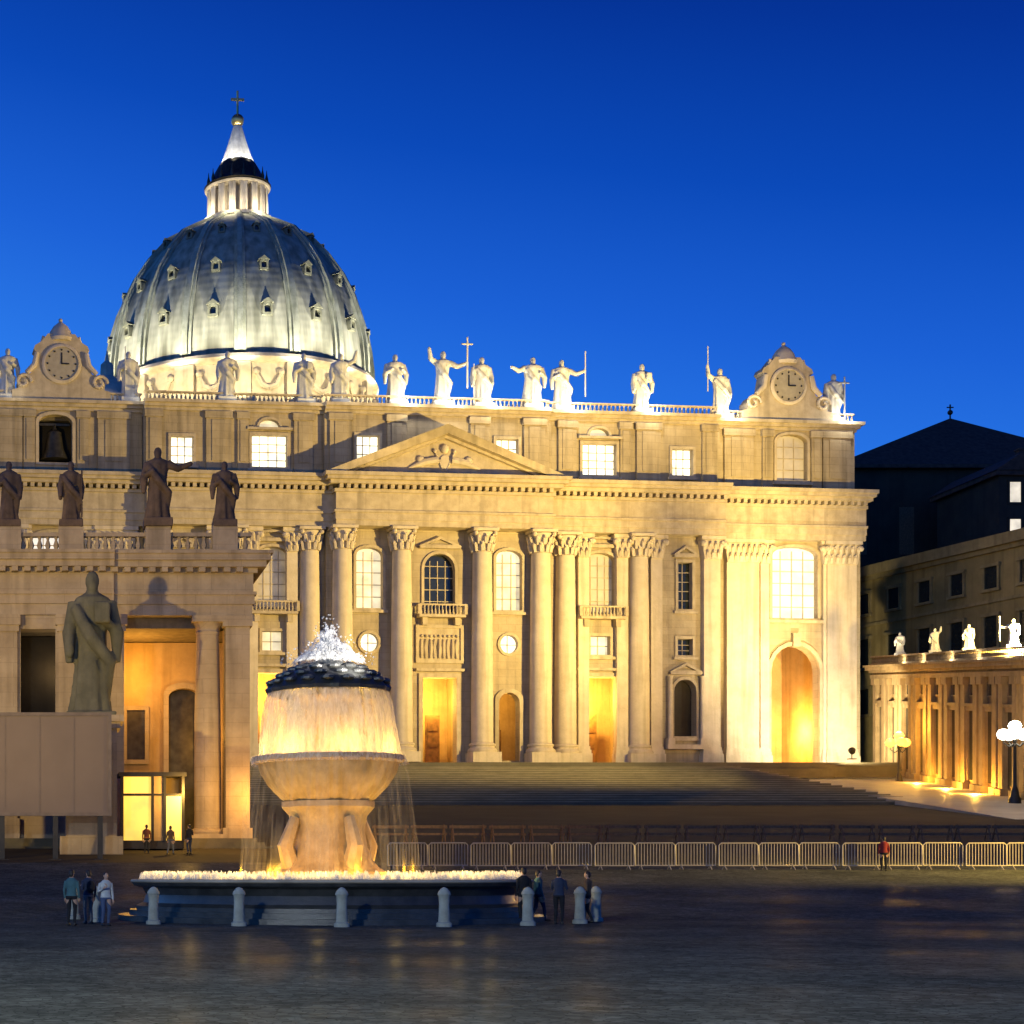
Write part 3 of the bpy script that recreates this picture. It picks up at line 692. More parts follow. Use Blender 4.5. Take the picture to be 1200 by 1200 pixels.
for k in range(16):
    t = 2 * math.pi * (k + .5) / 16 - math.pi / 2
    M = Matrix.Translation((DC[0], DC[1], 0)) @ Matrix.Rotation(t + math.pi / 2, 4, 'Z')
    m.box(-1.6, 1.6, -29.0, -24, 66, 84.0, M=M); m.box(-2.5, 2.5, -31.2, -24, 84.01, 86.1, M=M); m.box(-2.6, 2.6, -31.4, -24, 63, 67, M=M)
    for s in (-1, 1): m.lathe([(1.0, 67), (.95, 72), (.8, 81.5), (1.15, 83.9)], 14, (s * 1.45, -29.9), M=M)
m.build("drum", DRUMM, dome)
# lantern
LZ = -1.7
m = MB(); m.lathe([(6.6, 129.3 + LZ), (7.0, 129.6 + LZ), (7.0, 130.2 + LZ), (6.0, 130.3 + LZ), (4.4, 130.4 + LZ), (4.4, 136.0 + LZ), (6.2, 136.2 + LZ), (6.4, 136.5 + LZ), (5.6, 136.6 + LZ)], 48, DC)
for k in range(16):
    t = 2 * math.pi * k / 16
    M = Matrix.Translation((DC[0], DC[1], LZ)) @ Matrix.Rotation(t, 4, 'Z')
    for s_ in (-1, 1): m.lathe([(.34, 130.3), (.32, 133), (.27, 135.3), (.4, 136.1)], 10, (s_ * .40, -5.6), M=M)
    m.box(-.3, .3, -5.8, -4.3, 130.3, 136.1, M=M)
lan = m.build("lantern", DRUMM, dome)
m = MB()
m.lathe([(6.3, 134.9), (6.5, 135.2), (5.6, 135.9), (4.9, 136.8), (4.5, 138.0), (3.6, 139.6), (3.2, 140.0)], 32, DC)
for k in range(16):
    t = 2 * math.pi * k / 16; m.lathe([(.3, 135.3), (.36, 136.2), (.12, 137.2), (.05, 138.0)], 8, (DC[0] + 5.7 * math.cos(t), DC[1] + 5.7 * math.sin(t)))
m.build("lantern_roof", BRONZE, lan)
m = MB(); m.lathe([(3.2, 139.9), (2.6, 141.2), (1.9, 143.4), (1.35, 145.3), (.95, 146.8), (.75, 147.3)], 24, DC, flute=lambda t, z: .05 * math.cos(t * 12)); m.build("spire", MARB, lan)
m = MB(); m.ball((DC[0], DC[1], 148.4), 1.25, 20, 14); m.tube([(DC[0], DC[1], 149.5), (DC[0], DC[1], 154.2)], .22, 8); m.box(DC[0] - 1.3, DC[0] + 1.3, DC[1] - .17, DC[1] + .17, 152.3, 152.75); m.build("cross", GOLDB, lan)
# small cupola lit beside the dome is part of the church too
m = MB(); cx, cy = -33.8, 60
m.lathe([(4.6, 59.3), (4.6, 73.5), (5.3, 73.8), (5.0, 74.6)], 32, (cx, cy))
for k in range(8):
    a = math.pi * k / 4 + .2; m.lathe([(.55, 59.4), (.45, 73.6)], 10, (cx + 4.8 * math.cos(a), cy + 4.8 * math.sin(a)))
cup = m.build("small_cupola", DRUMM, bas)
m = MB(); m.lathe([(4.8, 74.6), (4.5, 76.6), (3.6, 78.6), (2.3, 80.0), (1.1, 80.7), (1.0, 82.6), (.3, 83.3), (.1, 84.8)], 32, (cx, cy)); m.build("cupola_shell", DRUMM, cup)

# ------------------------------------------------------------------ statues (continuous carved figures)
def remesh(mb, name, mats, voxel, smooth=2):
    me0 = mb.mesh(name + "_tmp", mats)
    ob = bpy.data.objects.new("tmp", me0); COL.objects.link(ob)
    md = ob.modifiers.new("r", 'REMESH'); md.mode = 'VOXEL'; md.voxel_size = voxel
    if smooth:
        sm = ob.modifiers.new("s", 'SMOOTH'); sm.iterations = smooth; sm.factor = .4
    dg = bpy.context.evaluated_depsgraph_get(); dg.update()
    me = bpy.data.meshes.new_from_object(ob.evaluated_get(dg)); me.name = name
    bpy.data.objects.remove(ob); bpy.data.meshes.remove(me0)
    me.polygons.foreach_set("use_smooth", [True] * len(me.polygons))
    return me
def statue_mesh(seed, H, armL, armR, attr=None, wide=1.0, lean=0.0, plinth=.1):
    """robed standing figure of height H; arms: 'down','raise','chest','out'"""
    rnd = random.Random(seed); m = MB(); z0 = plinth * H; h = H - z0
    ph = rnd.uniform(0, 6)
    prof = [(.155, 0), (.165, .03), (.145, .16), (.13, .32), (.125, .45), (.118, .55), (.132, .66), (.15, .75), (.135, .81), (.06, .845)]
    vs_prof = [(r * h * wide, z0 + z * h) for r, z in prof]
    def fold(t, z):
        k = 1 - (z - z0) / h
        return (.13 * math.sin(7 * t + ph + 2.2 * (z - z0) / h) + .07 * math.sin(11 * t + 2 * ph)) * max(0, k) * (1 if z < z0 + .8 * h else 0)
    M = Matrix.Translation((0, 0, 0)) @ Matrix.Shear('XY', 4, (lean, 0))
    m.lathe(vs_prof, 36, (0, 0), flute=fold, sx=1.12, sy=.82, M=M)
    top = Vector((lean * (z0 + .8 * h), 0, 0))
    m.tube([top + Vector((0, 0, z0 + .8 * h)), top + Vector((0, -.01 * h, z0 + .89 * h))], [.05 * h, .045 * h], 10)
    m.ball(top + Vector((0, -.012 * h, z0 + .925 * h)), (.056 * h, .064 * h, .075 * h), 14, 10)
    m.ball(top + Vector((0, -.055 * h, z0 + .885 * h)), (.04 * h, .035 * h, .05 * h), 8, 6)
    m.ball(top + Vector((0, -.078 * h, z0 + .925 * h)), .013 * h, 6, 4)
    for s, kind_ in ((-1, armL), (1, armR)):
        sh = top + Vector((s * .15 * h * wide, 0, z0 + .775 * h))
        if kind_ == 'raise': pts = [sh, sh + Vector((s * .13, -.06, .06)) * h, sh + Vector((s * .17, -.10, .24)) * h]
        elif kind_ == 'out': pts = [sh, sh + Vector((s * .14, -.05, -.08)) * h, sh + Vector((s * .31, -.10, -.02)) * h]
        elif kind_ == 'chest': pts = [sh, sh + Vector((s * .06, -.05, -.2)) * h, sh + Vector((-s * .06, -.15, -.13)) * h]
        else: pts = [sh, sh + Vector((s * .05, -.02, -.2)) * h, sh + Vector((s * .05, -.10, -.36)) * h]
        m.tube(pts, [.062 * h, .052 * h, .034 * h], 10); m.ball(pts[-1], (.032 * h, .03 * h, .038 * h), 8, 6)
        if kind_ in ('down', 'chest'):   # hanging sleeve
            m.tube([pts[1], pts[1] + Vector((0, 0, -.22 * h))], [.06 * h, .03 * h], 8)
        hand = pts[-1]
        if attr and attr[0] == s:
            if attr[1] == 'staff': m.tube([hand + Vector((0, -.02 * h, -.55 * h)), hand + Vector((0, -.02 * h, .42 * h))], .016 * h, 8)
            if attr[1] == 'cross': m.tube([hand + Vector((0, -.02 * h, -.5 * h)), hand + Vector((0, -.02 * h, .50 * h))], .02 * h, 8); m.tube([hand + Vector((-.12 * h, -.02 * h, .36 * h)), hand + Vector((.12 * h, -.02 * h, .36 * h))], .02 * h, 8)
            if attr[1] == 'book': m.box(hand.x - .06 * h, hand.x + .06 * h, hand.y - .05 * h, hand.y + .01 * h, hand.z - .03 * h, hand.z + .12 * h)
    m.tube([top + Vector((-.14 * h, -.07 * h, z0 + .74 * h)), Vector((0, -.14 * h, z0 + .52 * h)), Vector((.15 * h, -.09 * h, z0 + .36 * h)), Vector((.13 * h, .02 * h, z0 + .12 * h))], [.045 * h, .055 * h, .05 * h, .03 * h], 8)
    m.box(-.2 * h, .2 * h, -.17 * h, .17 * h, 0, z0 * .99 + .01 * h)
    return m, H / 75
def make_statue(name, mat, loc, rz, label, group, *a, **k):
    m, vox = statue_mesh(*a, **k)
    o = put(name, remesh(m, name, mat, vox), None, loc, rz)
    return tag(o, label, "statue", group)
G1 = "white statues standing along the church roofline"
for i, (u, v, H, aL, aR, at, wd, lab) in enumerate([
    (-54.4, 3.6, 6.6, 'down', 'chest', None, 1, "white statue on the church roof beyond the left clock turret at the picture edge"),
    (-38.9, 3.4, 6.6, 'chest', 'down', (-1, 'staff'), 1, "white statue with a staff at the left foot of the dome beside the clock turret"),
    (-26.9, 1.9, 6.6, 'down', 'chest', None, 1, "pale statue with no staff in front of the middle left of the dome drum"),
    (-16.8, 1.9, 6.6, 'chest', 'chest', (1, 'book'), 1, "pale statue holding a book before the dome drum, right of its middle"),
    (-12.5, 1.5, 6.6, 'down', 'raise', None, 1, "pale statue with a raised arm before the right part of the dome drum"),
    (-5.1, 1.5, 6.7, 'chest', 'chest', None, 1.12, "broad white statue with folded arms, first one clear of the dome"),
    (.8, 1.5, 7.3, 'raise', 'out', (1, 'cross'), .9, "tallest white statue with a cross above the tip of the pediment"),
    (6.2, 1.5, 6.7, 'down', 'down', (-1, 'staff'), 1.05, "white statue with a staff right of the cross bearer, both arms low"),
    (12.6, 1.5, 6.9, 'out', 'chest', None, 1.15, "white statue leaning with one arm stretched out, left one of a close pair"),
    (16.9, 1.9, 6.8, 'chest', 'out', (1, 'staff'), 1.08, "white statue holding a staff, right one of a close pair"),
    (27.3, 1.9, 6.6, 'down', 'chest', (1, 'book'), 1, "lone white statue with a book between the close pair and the right turret"),
    (38.9, 3.4, 6.8, 'raise', 'down', (-1, 'staff'), 1, "white statue with a raised staff just left of the right clock turret"),
    (54.3, 3.6, 6.6, 'down', 'down', (1, 'cross'), .95, "white statue with a small cross at the right end of the church roof")]):
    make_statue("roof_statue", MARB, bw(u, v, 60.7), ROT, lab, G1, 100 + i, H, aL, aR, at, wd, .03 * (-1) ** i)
    lamp("statue_fill", 'POINT', bw(u + 1.0, v - 2.6, 61.4), (60 if i < 5 else 800), (1, .93, .74), radius=.2)  # added light without a fixture, whitens each statue

# ================================================================== COLONNADE END (left)
cl = thing("colonnade", "stone colonnade end pavilion with heavy entablature at the left", "colonnade", (0, 110, 0))
ZC = 3.2
m = MB()
for x0, x1, yf in [(-14, 4.75, -.35), (4.75, 13.7, 0)]:
    for z0, z1, p in [(18.3, 19.0, 0), (19.0, 19.6, .12), (19.6, 19.8, .25), (19.8, 21.0, .05), (21.0, 21.3, .3), (21.3, 21.7, .8), (21.7, 22.1, 1.05), (22.1, 22.3, 1.2)]:
        e = .003 if x0 > 0 else 0
        m.box(x0, x1 + (p if x1 > 10 else 0), yf - p, 15, z0 + e, z1 + e)
for i in range(34):
    x = -13.6 + i * .8; m.box(x - .2, x + .2, -.75 if x > 4.75 else -1.1, .2, 21.0, 21.29)
m.build("entablature", COLON, cl)
m = MB(); m.box(-14, 13.6, -.2, .3, 22.3, 22.55); m.box(-14, 13.6, -.22, .32, 23.35, 23.6)
for i in range(52): m.lathe([(.1, 22.55), (.19, 22.8), (.08, 23.15), (.13, 23.35)], 6, (-13.8 + i * .53, .05))
for x in (-9.5, -5.5, -2.0, 2.0, 7.6, 11.9): m.box(x - .8, x + .8, -.45, .6, 22.3, 24.0)
m.build("balustrade", COLON, cl)
m = MB(); m.box(-14, 13.6, .4, 14.8, 22.3, 22.6); m.box(-14, 13.4, 1.0, 14.8, 17.6, 18.28); m.build("roof", ROOF, cl)
sh = MB(); sh.lathe([(.88, 4.6), (.88, 8), (.85, 12), (.74, 17.2), (.8, 17.3), (.74, 17.45)], 28); SHC = sh.mesh("column", COLON)
sb = MB(); sb.box(-1.15, 1.15, -1.15, 1.15, 3.9, 4.2); sb.lathe([(1.1, 4.2), (1.15, 4.35), (1.05, 4.5), (.9, 4.6)], 28); SBC = sb.mesh("base", COLON)
sc_ = MB(); sc_.lathe([(.75, 17.4), (.78, 17.6), (1.0, 17.9)], 28); sc_.box(-1.08, 1.08, -1.08, 1.08, 17.9, 18.3); SCC = sc_.mesh("capital", COLON)
for x, y in [(10.9, 1.0)]:
    c = put("column", SHC, cl, (x, y, 0)); put("base", SBC, c); put("capital", SCC, c)
m = MB(); m.wall([(-14, 3.9), (5.25, 3.9), (5.25, 18.28), (-14, 18.28)], [[(-8.6, 6.5), (-5.2, 6.5), (-5.2, 17.4), (-8.6, 17.4)], [(-1.25, 6.5), (1.0, 6.5), (1.0, 17.4), (-1.25, 17.4)], [(2.75, 6.5), (4.3, 6.5), (4.3, 17.4), (2.75, 17.4)]], -.2, 1.4)
m.box(-14, 5.2, 1.41, 1.5, 3.9, 3.95)
m.build("front_wall", COLON, cl)
m = MB()
for x0, x1 in [(-5.0, -1.45), (1.2, 2.55), (4.5, 5.4)]:
    m.box(x0, x1, -.5, -.19, 5.2, 17.2); m.box(x0 - .15, x1 + .15, -.7, -.19, 3.9, 5.2); m.box(x0 - .1, x1 + .1, -.62, -.19, 17.2, 17.6); m.box(x0 - .2, x1 + .2, -.75, -.19, 17.6, 18.27)
m.box(5.0, 5.25, 1.41, 9, 3.96, 17.55)
m.build("pilaster", COLON, cl)
m = MB(); m.box(-13.9, 4.9, 4.5, 4.8, 3.96, 17.55); m.build("shade_panel", DARKW, cl)  # dark back panel stands in for shade inside the openings
m = MB(); m.box(12.0, 13.55, .15, 2.2, 4.6, 17.6); m.box(11.8, 13.7, -.05, 2.3, 3.9, 4.6); m.box(11.8, 13.7, -.05, 2.3, 17.6, 18.29)
m.build("pier", COLON, cl)
m = MB(); m.wall([(5.26, 3.95), (13.5, 3.95), (13.5, 17.55), (5.26, 17.55)], [arch(9.9, 1.05, 3.96, 14.4, .6)], 7.5, 8.1); m.box(5.26, 13.5, 14.0, 14.5, 3.95, 17.55)
m.build("back_wall", PLAST, cl)
m = MB(); m.wall(arch(9.9, 1.4, 3.97, 14.8, .8), [arch(9.9, 1.05, 3.96, 14.4, .6)], 7.3, 7.51); m.wall(rect(6.6, .9, 9.2, 13.2), [rect(6.6, .62, 9.5, 12.9)], 7.3, 7.51); f = m.build("doorway", COLON, cl)
m = MB(); m.box(8.8, 11.0, 8.3, 8.4, 3.97, 14.5); m.box(6.0, 7.2, 7.43, 7.48, 9.5, 12.9); m.build("door_leaf", BRONZE, f)
m = MB()
for i in range(4): m.box(-15 + i * .01, 15.2 - i * .45, -2.6 + i * .45, 15 - i * .01, ZC - .4 + i * .27, ZC - .1 + i * .27)
m.build("stylobate", STEP, cl)
lamp("colonnade_light", 'POINT', (6.3, 4.6, 15.0), 1300, (1, .46, .06), parent=cl, radius=.3)
lamp("colonnade_light", 'POINT', (12.0, 4.2, 11.0), 700, (1, .46, .07), parent=cl, radius=.2)
lamp("colonnade_light", 'POINT', (1.0, 3.2, 15.0), 120, WARM, parent=cl, radius=.2)  # weak fill added so the openings are not black
lamp("colonnade_light", 'POINT', (13.9, -1.6, 6.6), 700, (1, .46, .06), parent=cl, radius=.2)  # amber fill added in front of the pier, no fixture there
G2 = "dark statues on the colonnade balustrade"
for i, (x, H, aL, aR, at, wd, lab) in enumerate([
    (-2.0, 4.3, 'chest', 'down', None, .9, "dark statue on the colonnade balustrade at the left picture edge"),
    (2.0, 4.3, 'down', 'down', (1, 'staff'), .85, "slim dark statue holding a staff, second along the colonnade roof"),
    (7.6, 5.2, 'chest', 'out', None, .92, "tall dark statue on the colonnade with one arm stretched to the right"),
    (11.9, 4.3, 'chest', 'chest', None, .95, "broad dark statue with folded arms on the colonnade's right corner")]):
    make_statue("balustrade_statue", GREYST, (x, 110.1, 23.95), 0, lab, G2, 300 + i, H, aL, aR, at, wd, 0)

ms = thing("monument_statue", "tall dark grey green robed statue on a pedestal behind the blank panel", "statue", (3.1, 104.2, 0))
mm, vx = statue_mesh(77, 9.2, 'down', 'chest', (1, 'book'), .88, .015, .02)
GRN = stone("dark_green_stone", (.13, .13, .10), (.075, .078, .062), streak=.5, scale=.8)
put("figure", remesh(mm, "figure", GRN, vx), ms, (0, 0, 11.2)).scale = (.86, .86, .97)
m = MB(); m.box(-1.9, 1.9, -1.6, 1.6, 2.8, 3.9); m.box(-1.55, 1.55, -1.3, 1.3, 3.9, 10.4); m.box(-1.75, 1.75, -1.5, 1.5, 10.4, 10.8); m.box(-1.95, 1.95, -1.7, 1.7, 10.8, 11.2); m.build("pedestal", COLON, ms)
# blank display panel on posts
pn = thing("display_panel", "blank pinkish grey display panel raised on posts before the colonnade", "panel", (0, 99, 0))
m = MB(); m.box(-6, 4.05, 0, .35, 5.1, 10.9); b = m.build("board", PANEL, pn)
m = MB(); m.wall([(-6.1, 5.0), (4.15, 5.0), (4.15, 11.0), (-6.1, 11.0)], [[(-5.9, 5.2), (3.95, 5.2), (3.95, 10.8), (-5.9, 10.8)]], -.08, .4)
for x in (-4, -2, 0, 2): m.box(x - .02, x + .02, -.02, .01, 5.2, 10.8)
m.build("frame", plain("panel_frame", (.13, .105, .095), .6), pn)
for x in (-5, -2.2, .9, 3.5):
    m = MB(); m.box(x - .15, x + .15, .02, .32, 2.3, 5.0); m.box(x - .4, x + .4, -.8, 1.2, 2.3, 2.48); m.tube([(x, 1.1, 2.45), (x, .3, 4.9)], .07); m.build("leg", IRON, pn)

# lit kiosk in the colonnade mouth
ki = thing("kiosk", "small glazed kiosk glowing yellow at the foot of the colonnade", "kiosk", (7.0, 106.0, 3.2))
m = MB(); m.box(-1.95, 1.95, .02, 2.4, 0, .5); m.box(-2.1, 2.1, -.15, 2.6, 4.5, 4.75)
for x in (-1.9, -.0, .75, 1.9): m.box(x - .08, x + .08, -.02, .14, .5, 4.5)
m.box(-1.9, 1.9, 0, .1, 3.3, 3.42)
m.build("frame", IRON, ki)
m = MB(); m.box(-1.8, -.1, .06, .09, .52, 3.28); m.box(-1.8, -.1, .06, .09, 3.44, 4.48); m.box(.85, 1.8, .06, .09, .52, 3.28); m.build("pane", KIOSK, ki)
m = MB(); m.box(-1.9, 1.9, 2.2, 2.3, .5, 4.5); m.box(-1.9, -1.8, .15, 2.2, .5, 4.5); m.box(1.8, 1.9, .15, 2.2, .5, 4.5); m.box(.08, .67, .06, .1, .5, 4.5); m.build("wall", PLAST, ki)
lamp("kiosk_fill", 'POINT', (2.2, -1.0, 3.6), 1500, (1, .55, .1), parent=ki, radius=.4)  # fill added outside the kiosk for the shadowed pier and column

# ================================================================== RIGHT WING (runs from the church towards us)
WPL = stone("wing_plaster", (.27, .17, .07), (.17, .105, .04), streak=.5, scale=.4); WTR = stone("wing_stone", (.30, .21, .105), (.19, .13, .06), streak=.5, scale=.6)
wing = thing("palace_wing", "long lower palace wing with paired pilasters running from the church to the right", "building")
A = Vector((108.3, 221.0, 0)); B = Vector((91.6, 148.0, 0)); LEN = (B - A).length
dirv = (B - A) / LEN; nrm = Vector((dirv.y, -dirv.x, 0))   # towards the square
if nrm.x > 0: nrm = -nrm
def wz(t): return lerp(14.75, 6.75, t)
def wp(t, off, h): p = A + dirv * (t * LEN) + nrm * off; return (p.x, p.y, wz(t) + h)
def wbox(m, t0, t1, o0, o1, h0, h1, mi=0):
    vs = [wp(t, o, h) for h in (h0, h1) for o in (o0, o1) for t in (t0, t1)]
    m.add(vs, [(0, 2, 3, 1), (4, 5, 7, 6), (0, 1, 5, 4), (2, 6, 7, 3), (0, 4, 6, 2), (1, 3, 7, 5)], mi)
NB = 12
m = MB(); wbox(m, 0, 1, -12, 0, 0, 13.2); m.build("wall", WPL, wing)
m = MB()
for h0, h1, p in [(12.2, 12.7, .75), (12.7, 12.95, .5), (12.95, 13.25, .9), (13.25, 13.7, 1.35), (13.7, 13.95, 1.6)]: wbox(m, -.001 * p, 1, -12.2, p, h0, h1)
m.build("cornice", WTR, wing)
m = MB(); wbox(m, 0, 1, .2, .7, 13.95, 14.2); wbox(m, 0, 1, .15, .75, 14.9, 15.1)
for i in range(130):
    p = wp((i + .5) / 130, .45, 0); m.lathe([(.1, p[2] + 14.2), (.18, p[2] + 14.45), (.08, p[2] + 14.75), (.12, p[2] + 14.9)], 6, (p[0], p[1]))
m.build("balustrade", WTR, wing)
m = MB(); wbox(m, 0, 1, -12, .1, 13.96, 14.1); m.build("roof", ROOF, wing)
for i in range(NB + 1):
    for d in (-.0135, .0135):
        t = i / NB + d
        if t < 0.004 or t > .99: continue
        m = MB(); wbox(m, t - .0088, t + .0088, -.05, .5, .9, 11.4); wbox(m, t - .012, t + .012, -.05, .75, 0, .9); wbox(m, t - .0115, t + .0115, -.05, .7, 11.4, 12.19)
        m.build("pilaster", WTR, wing)
for i in range(NB):
    t = (i + .5) / NB; hw = .017
    m = MB()
    wbox(m, t - hw - .004, t - hw, -.02, .25, 1.2, 8.6); wbox(m, t + hw, t + hw + .004, -.02, .25, 1.2, 8.6); wbox(m, t - hw - .006, t + hw + .006, -.02, .35, 8.6, 9.1); wbox(m, t - hw - .008, t + hw + .008, -.02, .5, 9.1, 9.4)
    wbox(m, t - hw * .75, t + hw * .75, -.02, .22, 10.1, 10.25); wbox(m, t - hw * .75, t + hw * .75, -.02, .22, 11.4, 11.5)
    f = m.build("window", WTR, wing)
    m = MB(); wbox(m, t - hw, t + hw, .01, .04, 1.2, 8.6); wbox(m, t - hw * .7, t + hw * .7, .01, .04, 10.25, 11.4); m.build("pane", DGLASS, f)
G3 = "small pale statues along the wing balustrade"
def wing_t(px):
    lo, hi = 0, 1.2
    for _ in range(40):
        mid = (lo + hi) / 2; p = wp(mid, .45, 0)
        if 47 + 2000 * p[0] / p[1] < px: lo = mid
        else: hi = mid
    return lo
for i, (px, aL, aR, at, lab) in enumerate([
    (1055, 'chest', 'down', None, "small pale statue on the wing balustrade nearest the church"),
    (1096, 'down', 'raise', None, "small pale statue with a raised arm, second along the wing balustrade"),
    (1136, 'chest', 'chest', (1, 'book'), "small pale statue with a book, third along the wing balustrade"),
    (1188, 'out', 'down', (-1, 'staff'), "small pale statue with a staff on the wing balustrade by the right picture edge")]):
    t = wing_t(px); p = wp(t, .45, 15.0)
    make_statue("balustrade_statue", MARB, (p[0], p[1], p[2]), R(-60), lab, G3, 400 + i, 2.8, aL, aR, at, 1.1, 0)

# ---- buildings behind on the right
pal = thing("palace", "tall dim ochre palace with a long cornice rising behind the wing", "building")
def quadwall(m, a, b, z0, z1, th=1.0, mi=0):
    a = Vector((*a, 0)); b = Vector((*b, 0)); d = (b - a).normalized(); n = Vector((-d.y, d.x, 0)) * th
    vs = [tuple(Vector((p.x, p.y, z))) for z in (z0, z1) for p in (a, b, b + n, a + n)]
    m.add(vs, [(0, 1, 2, 3), (4, 7, 6, 5), (0, 4, 5, 1), (1, 5, 6, 2), (2, 6, 7, 3), (3, 7, 4, 0)], mi)
pa, pb = (114.5, 243), (127, 196)
m = MB(); quadwall(m, pa, pb, 8, 44.0, 16); m.build("wall", stone("palace_plaster", (.27, .21, .085), (.17, .13, .05), streak=.5, scale=.3), pal)
pd = (Vector(pb) - Vector(pa)).normalized(); pn_ = Vector((-pd.y, pd.x))
m = MB(); quadwall(m, tuple(Vector(pa) - pn_ * .9), tuple(Vector(pb) - pn_ * .9), 43.2, 44.6, 17.5); quadwall(m, tuple(Vector(pa) - pn_ * .4), tuple(Vector(pb) - pn_ * .4), 42.6, 43.2, .4); quadwall(m, tuple(Vector(pa) - pn_ * .25), tuple(Vector(pb) - pn_ * .25), 36.2, 36.6, .25)
PTR = stone("palace_trim", (.27, .215, .10), (.17, .135, .06), streak=.5, scale=.6)
m.build("cornice", PTR, pal)
for fl, (z0, z1) in enumerate([(38.0, 40.8), (30.5, 34.5), (24, 27.5)]):
    for i in range(8):
        c0 = Vector(pa) + pd * (4 + i * 5.6)
        a_, b_ = c0 - pd * 1.0, c0 + pd * 1.0
        m = MB(); q = .22
        quadwall(m, tuple(a_ - pd * .35 - pn_ * q), tuple(a_ - pn_ * q), z0, z1, .24); quadwall(m, tuple(b_ - pn_ * q), tuple(b_ + pd * .35 - pn_ * q), z0, z1, .24); quadwall(m, tuple(a_ - pd * .5 - pn_ * .4), tuple(b_ + pd * .5 - pn_ * .4), z1, z1 + .4, .4); quadwall(m, tuple(a_ - pd * .5 - pn_ * .4), tuple(b_ + pd * .5 - pn_ * .4), z0 - .35, z0, .4)
        f = m.build("window", PTR, pal)
        m = MB(); quadwall(m, tuple(a_ - pn_ * .05), tuple(b_ - pn_ * .05), z0, z1, .04); m.build("pane", DGLASS, f)
ch = thing("chapel", "dark chapel with a hipped roof silhouetted against the sky", "building", (157, 288, 3.6))
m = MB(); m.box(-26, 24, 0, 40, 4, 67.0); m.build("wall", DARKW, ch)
m = MB()
rp_ = [(-23.5, -1.5, 66.9), (25.5, -1.5, 66.9), (25.5, 42, 66.9), (-23.5, 42, 66.9), (3, 12, 78.2), (3, 32, 78.2)]
m.add(rp_, [(0, 1, 4), (1, 2, 5, 4), (2, 3, 5), (3, 0, 4, 5), (3, 2, 1, 0)]); m.box(-23.6, 25.6, -1.6, 42.1, 66.3, 66.88)
r_ = m.build("roof", TILE, ch)
m = MB(); m.tube([(3, 12, 77.9), (3, 12, 80.6)], .14); m.ball((3, 12, 79.2), .45); m.box(2.4, 3.6, 11.95, 12.05, 80.0, 80.2); m.build("finial", IRON, r_)
for i in range(6): m = MB(); m.box(-20 + i * 8, -17.5 + i * 8, -.04, .0, 52, 60); m.build("window", WOODB, ch)
tb = thing("tower_house", "tall dark house with two lit windows at the right picture edge", "building", (147.2, 262, -1))
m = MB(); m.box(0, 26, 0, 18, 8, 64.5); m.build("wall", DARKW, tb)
m = MB(); m.prism([(-1, 64.5), (27, 64.5), (25, 67.2), (3, 67.2)], -1, 19); m.box(-.8, 26.8, -.8, 18.8, 63.8, 64.48)
for x in (6, 13): m.box(x, x + 1.2, 5, 6.2, 66, 69); m.box(x - .15, x + 1.35, 4.85, 6.35, 69, 69.3)
m.build("roof", TILE, tb)
for x, z, pm in [(2.5, 61.3, W_FAR), (2.5, 55.6, W_FAR), (7.6, 61.3, WOODB), (7.6, 55.6, WOODB), (2.5, 49.5, WOODB), (7.6, 49.5, WOODB)]:
    m = MB(); m.wall(rect(x, 1.15, z - 1.9, z + 1.9), [rect(x, .85, z - 1.55, z + 1.55)], -.15, .02); f = m.build("window", DARKW, tb)
    m = MB(); m.box(x - .85, x + .85, -.03, -.005, z - 1.55, z + 1.55); m.build("pane", pm, f)

# ================================================================== FOUNTAIN
FX, FY = 10.3, 61.0
fo = thing("fountain", "round two tiered stone fountain lit gold in the foreground", "fountain", (FX, FY, 0))
m = MB(); m.lathe([(7.5, 0), (7.5, .18), (7.1, .18), (7.1, .36), (6.85, .36), (6.85, .5), (6.6, .62), (6.5, .9), (6.62, 1.12), (6.95, 1.22), (7.0, 1.32), (6.5, 1.32), (6.5, 1.2), (6.45, .6), (0.5, .6)], 72, close=False); m.build("lower_basin", WETST, fo)
m = MB(); m.lathe([(6.52, 1.322), (7.02, 1.322), (7.06, 1.36), (7.04, 1.42), (6.98, 1.44), (6.56, 1.44), (6.5, 1.41)], 96, close=False); m.build("basin_rim", TRIM, fo)
m = MB(); m.lathe([(6.49, 1.33), (3, 1.34), (.2, 1.35)], 72, close=False); m.build("pool_water", POOL, fo)
m = MB(); m.lathe([(2.0, .6), (2.0, 1.7), (1.75, 1.85), (1.55, 2.1), (1.35, 2.6), (1.25, 3.2), (1.35, 3.7), (1.6, 4.0), (1.6, 4.2)], 40, flute=lambda t, z: .04 * math.cos(8 * t))
for k in range(4):
    a = k * math.pi / 2 + .4; m.tube([(1.5 * math.cos(a), 1.5 * math.sin(a), 1.9), (1.75 * math.cos(a), 1.75 * math.sin(a), 2.6), (1.35 * math.cos(a), 1.35 * math.sin(a), 3.6)], [.35, .3, .2], 8)
m.build("stem", GRAN, fo)
m = MB(); m.lathe([(1.4, 4.15), (1.65, 4.3), (2.08, 4.75), (2.36, 5.2), (2.5, 5.55), (2.68, 5.62), (2.68, 5.8), (2.56, 5.8), (2.45, 5.5), (1.4, 5.2), (.3, 5.15)], 160, close=False, flute=lambda t, z: .018 * math.cos(32 * t) if z < 5.5 else 0)
m.build("upper_basin", GRAN, fo)
m = MB(); m.lathe([(2.5, 5.66), (1.5, 5.67), (.2, 5.68)], 48, close=False); m.build("upper_pool", POOL, fo)
m = MB(); m.lathe([(1.05, 5.2), (.85, 5.9), (.75, 7.0), (.95, 7.7), (1.4, 8.0)], 28); m.build("upper_stem", GRAN, fo)
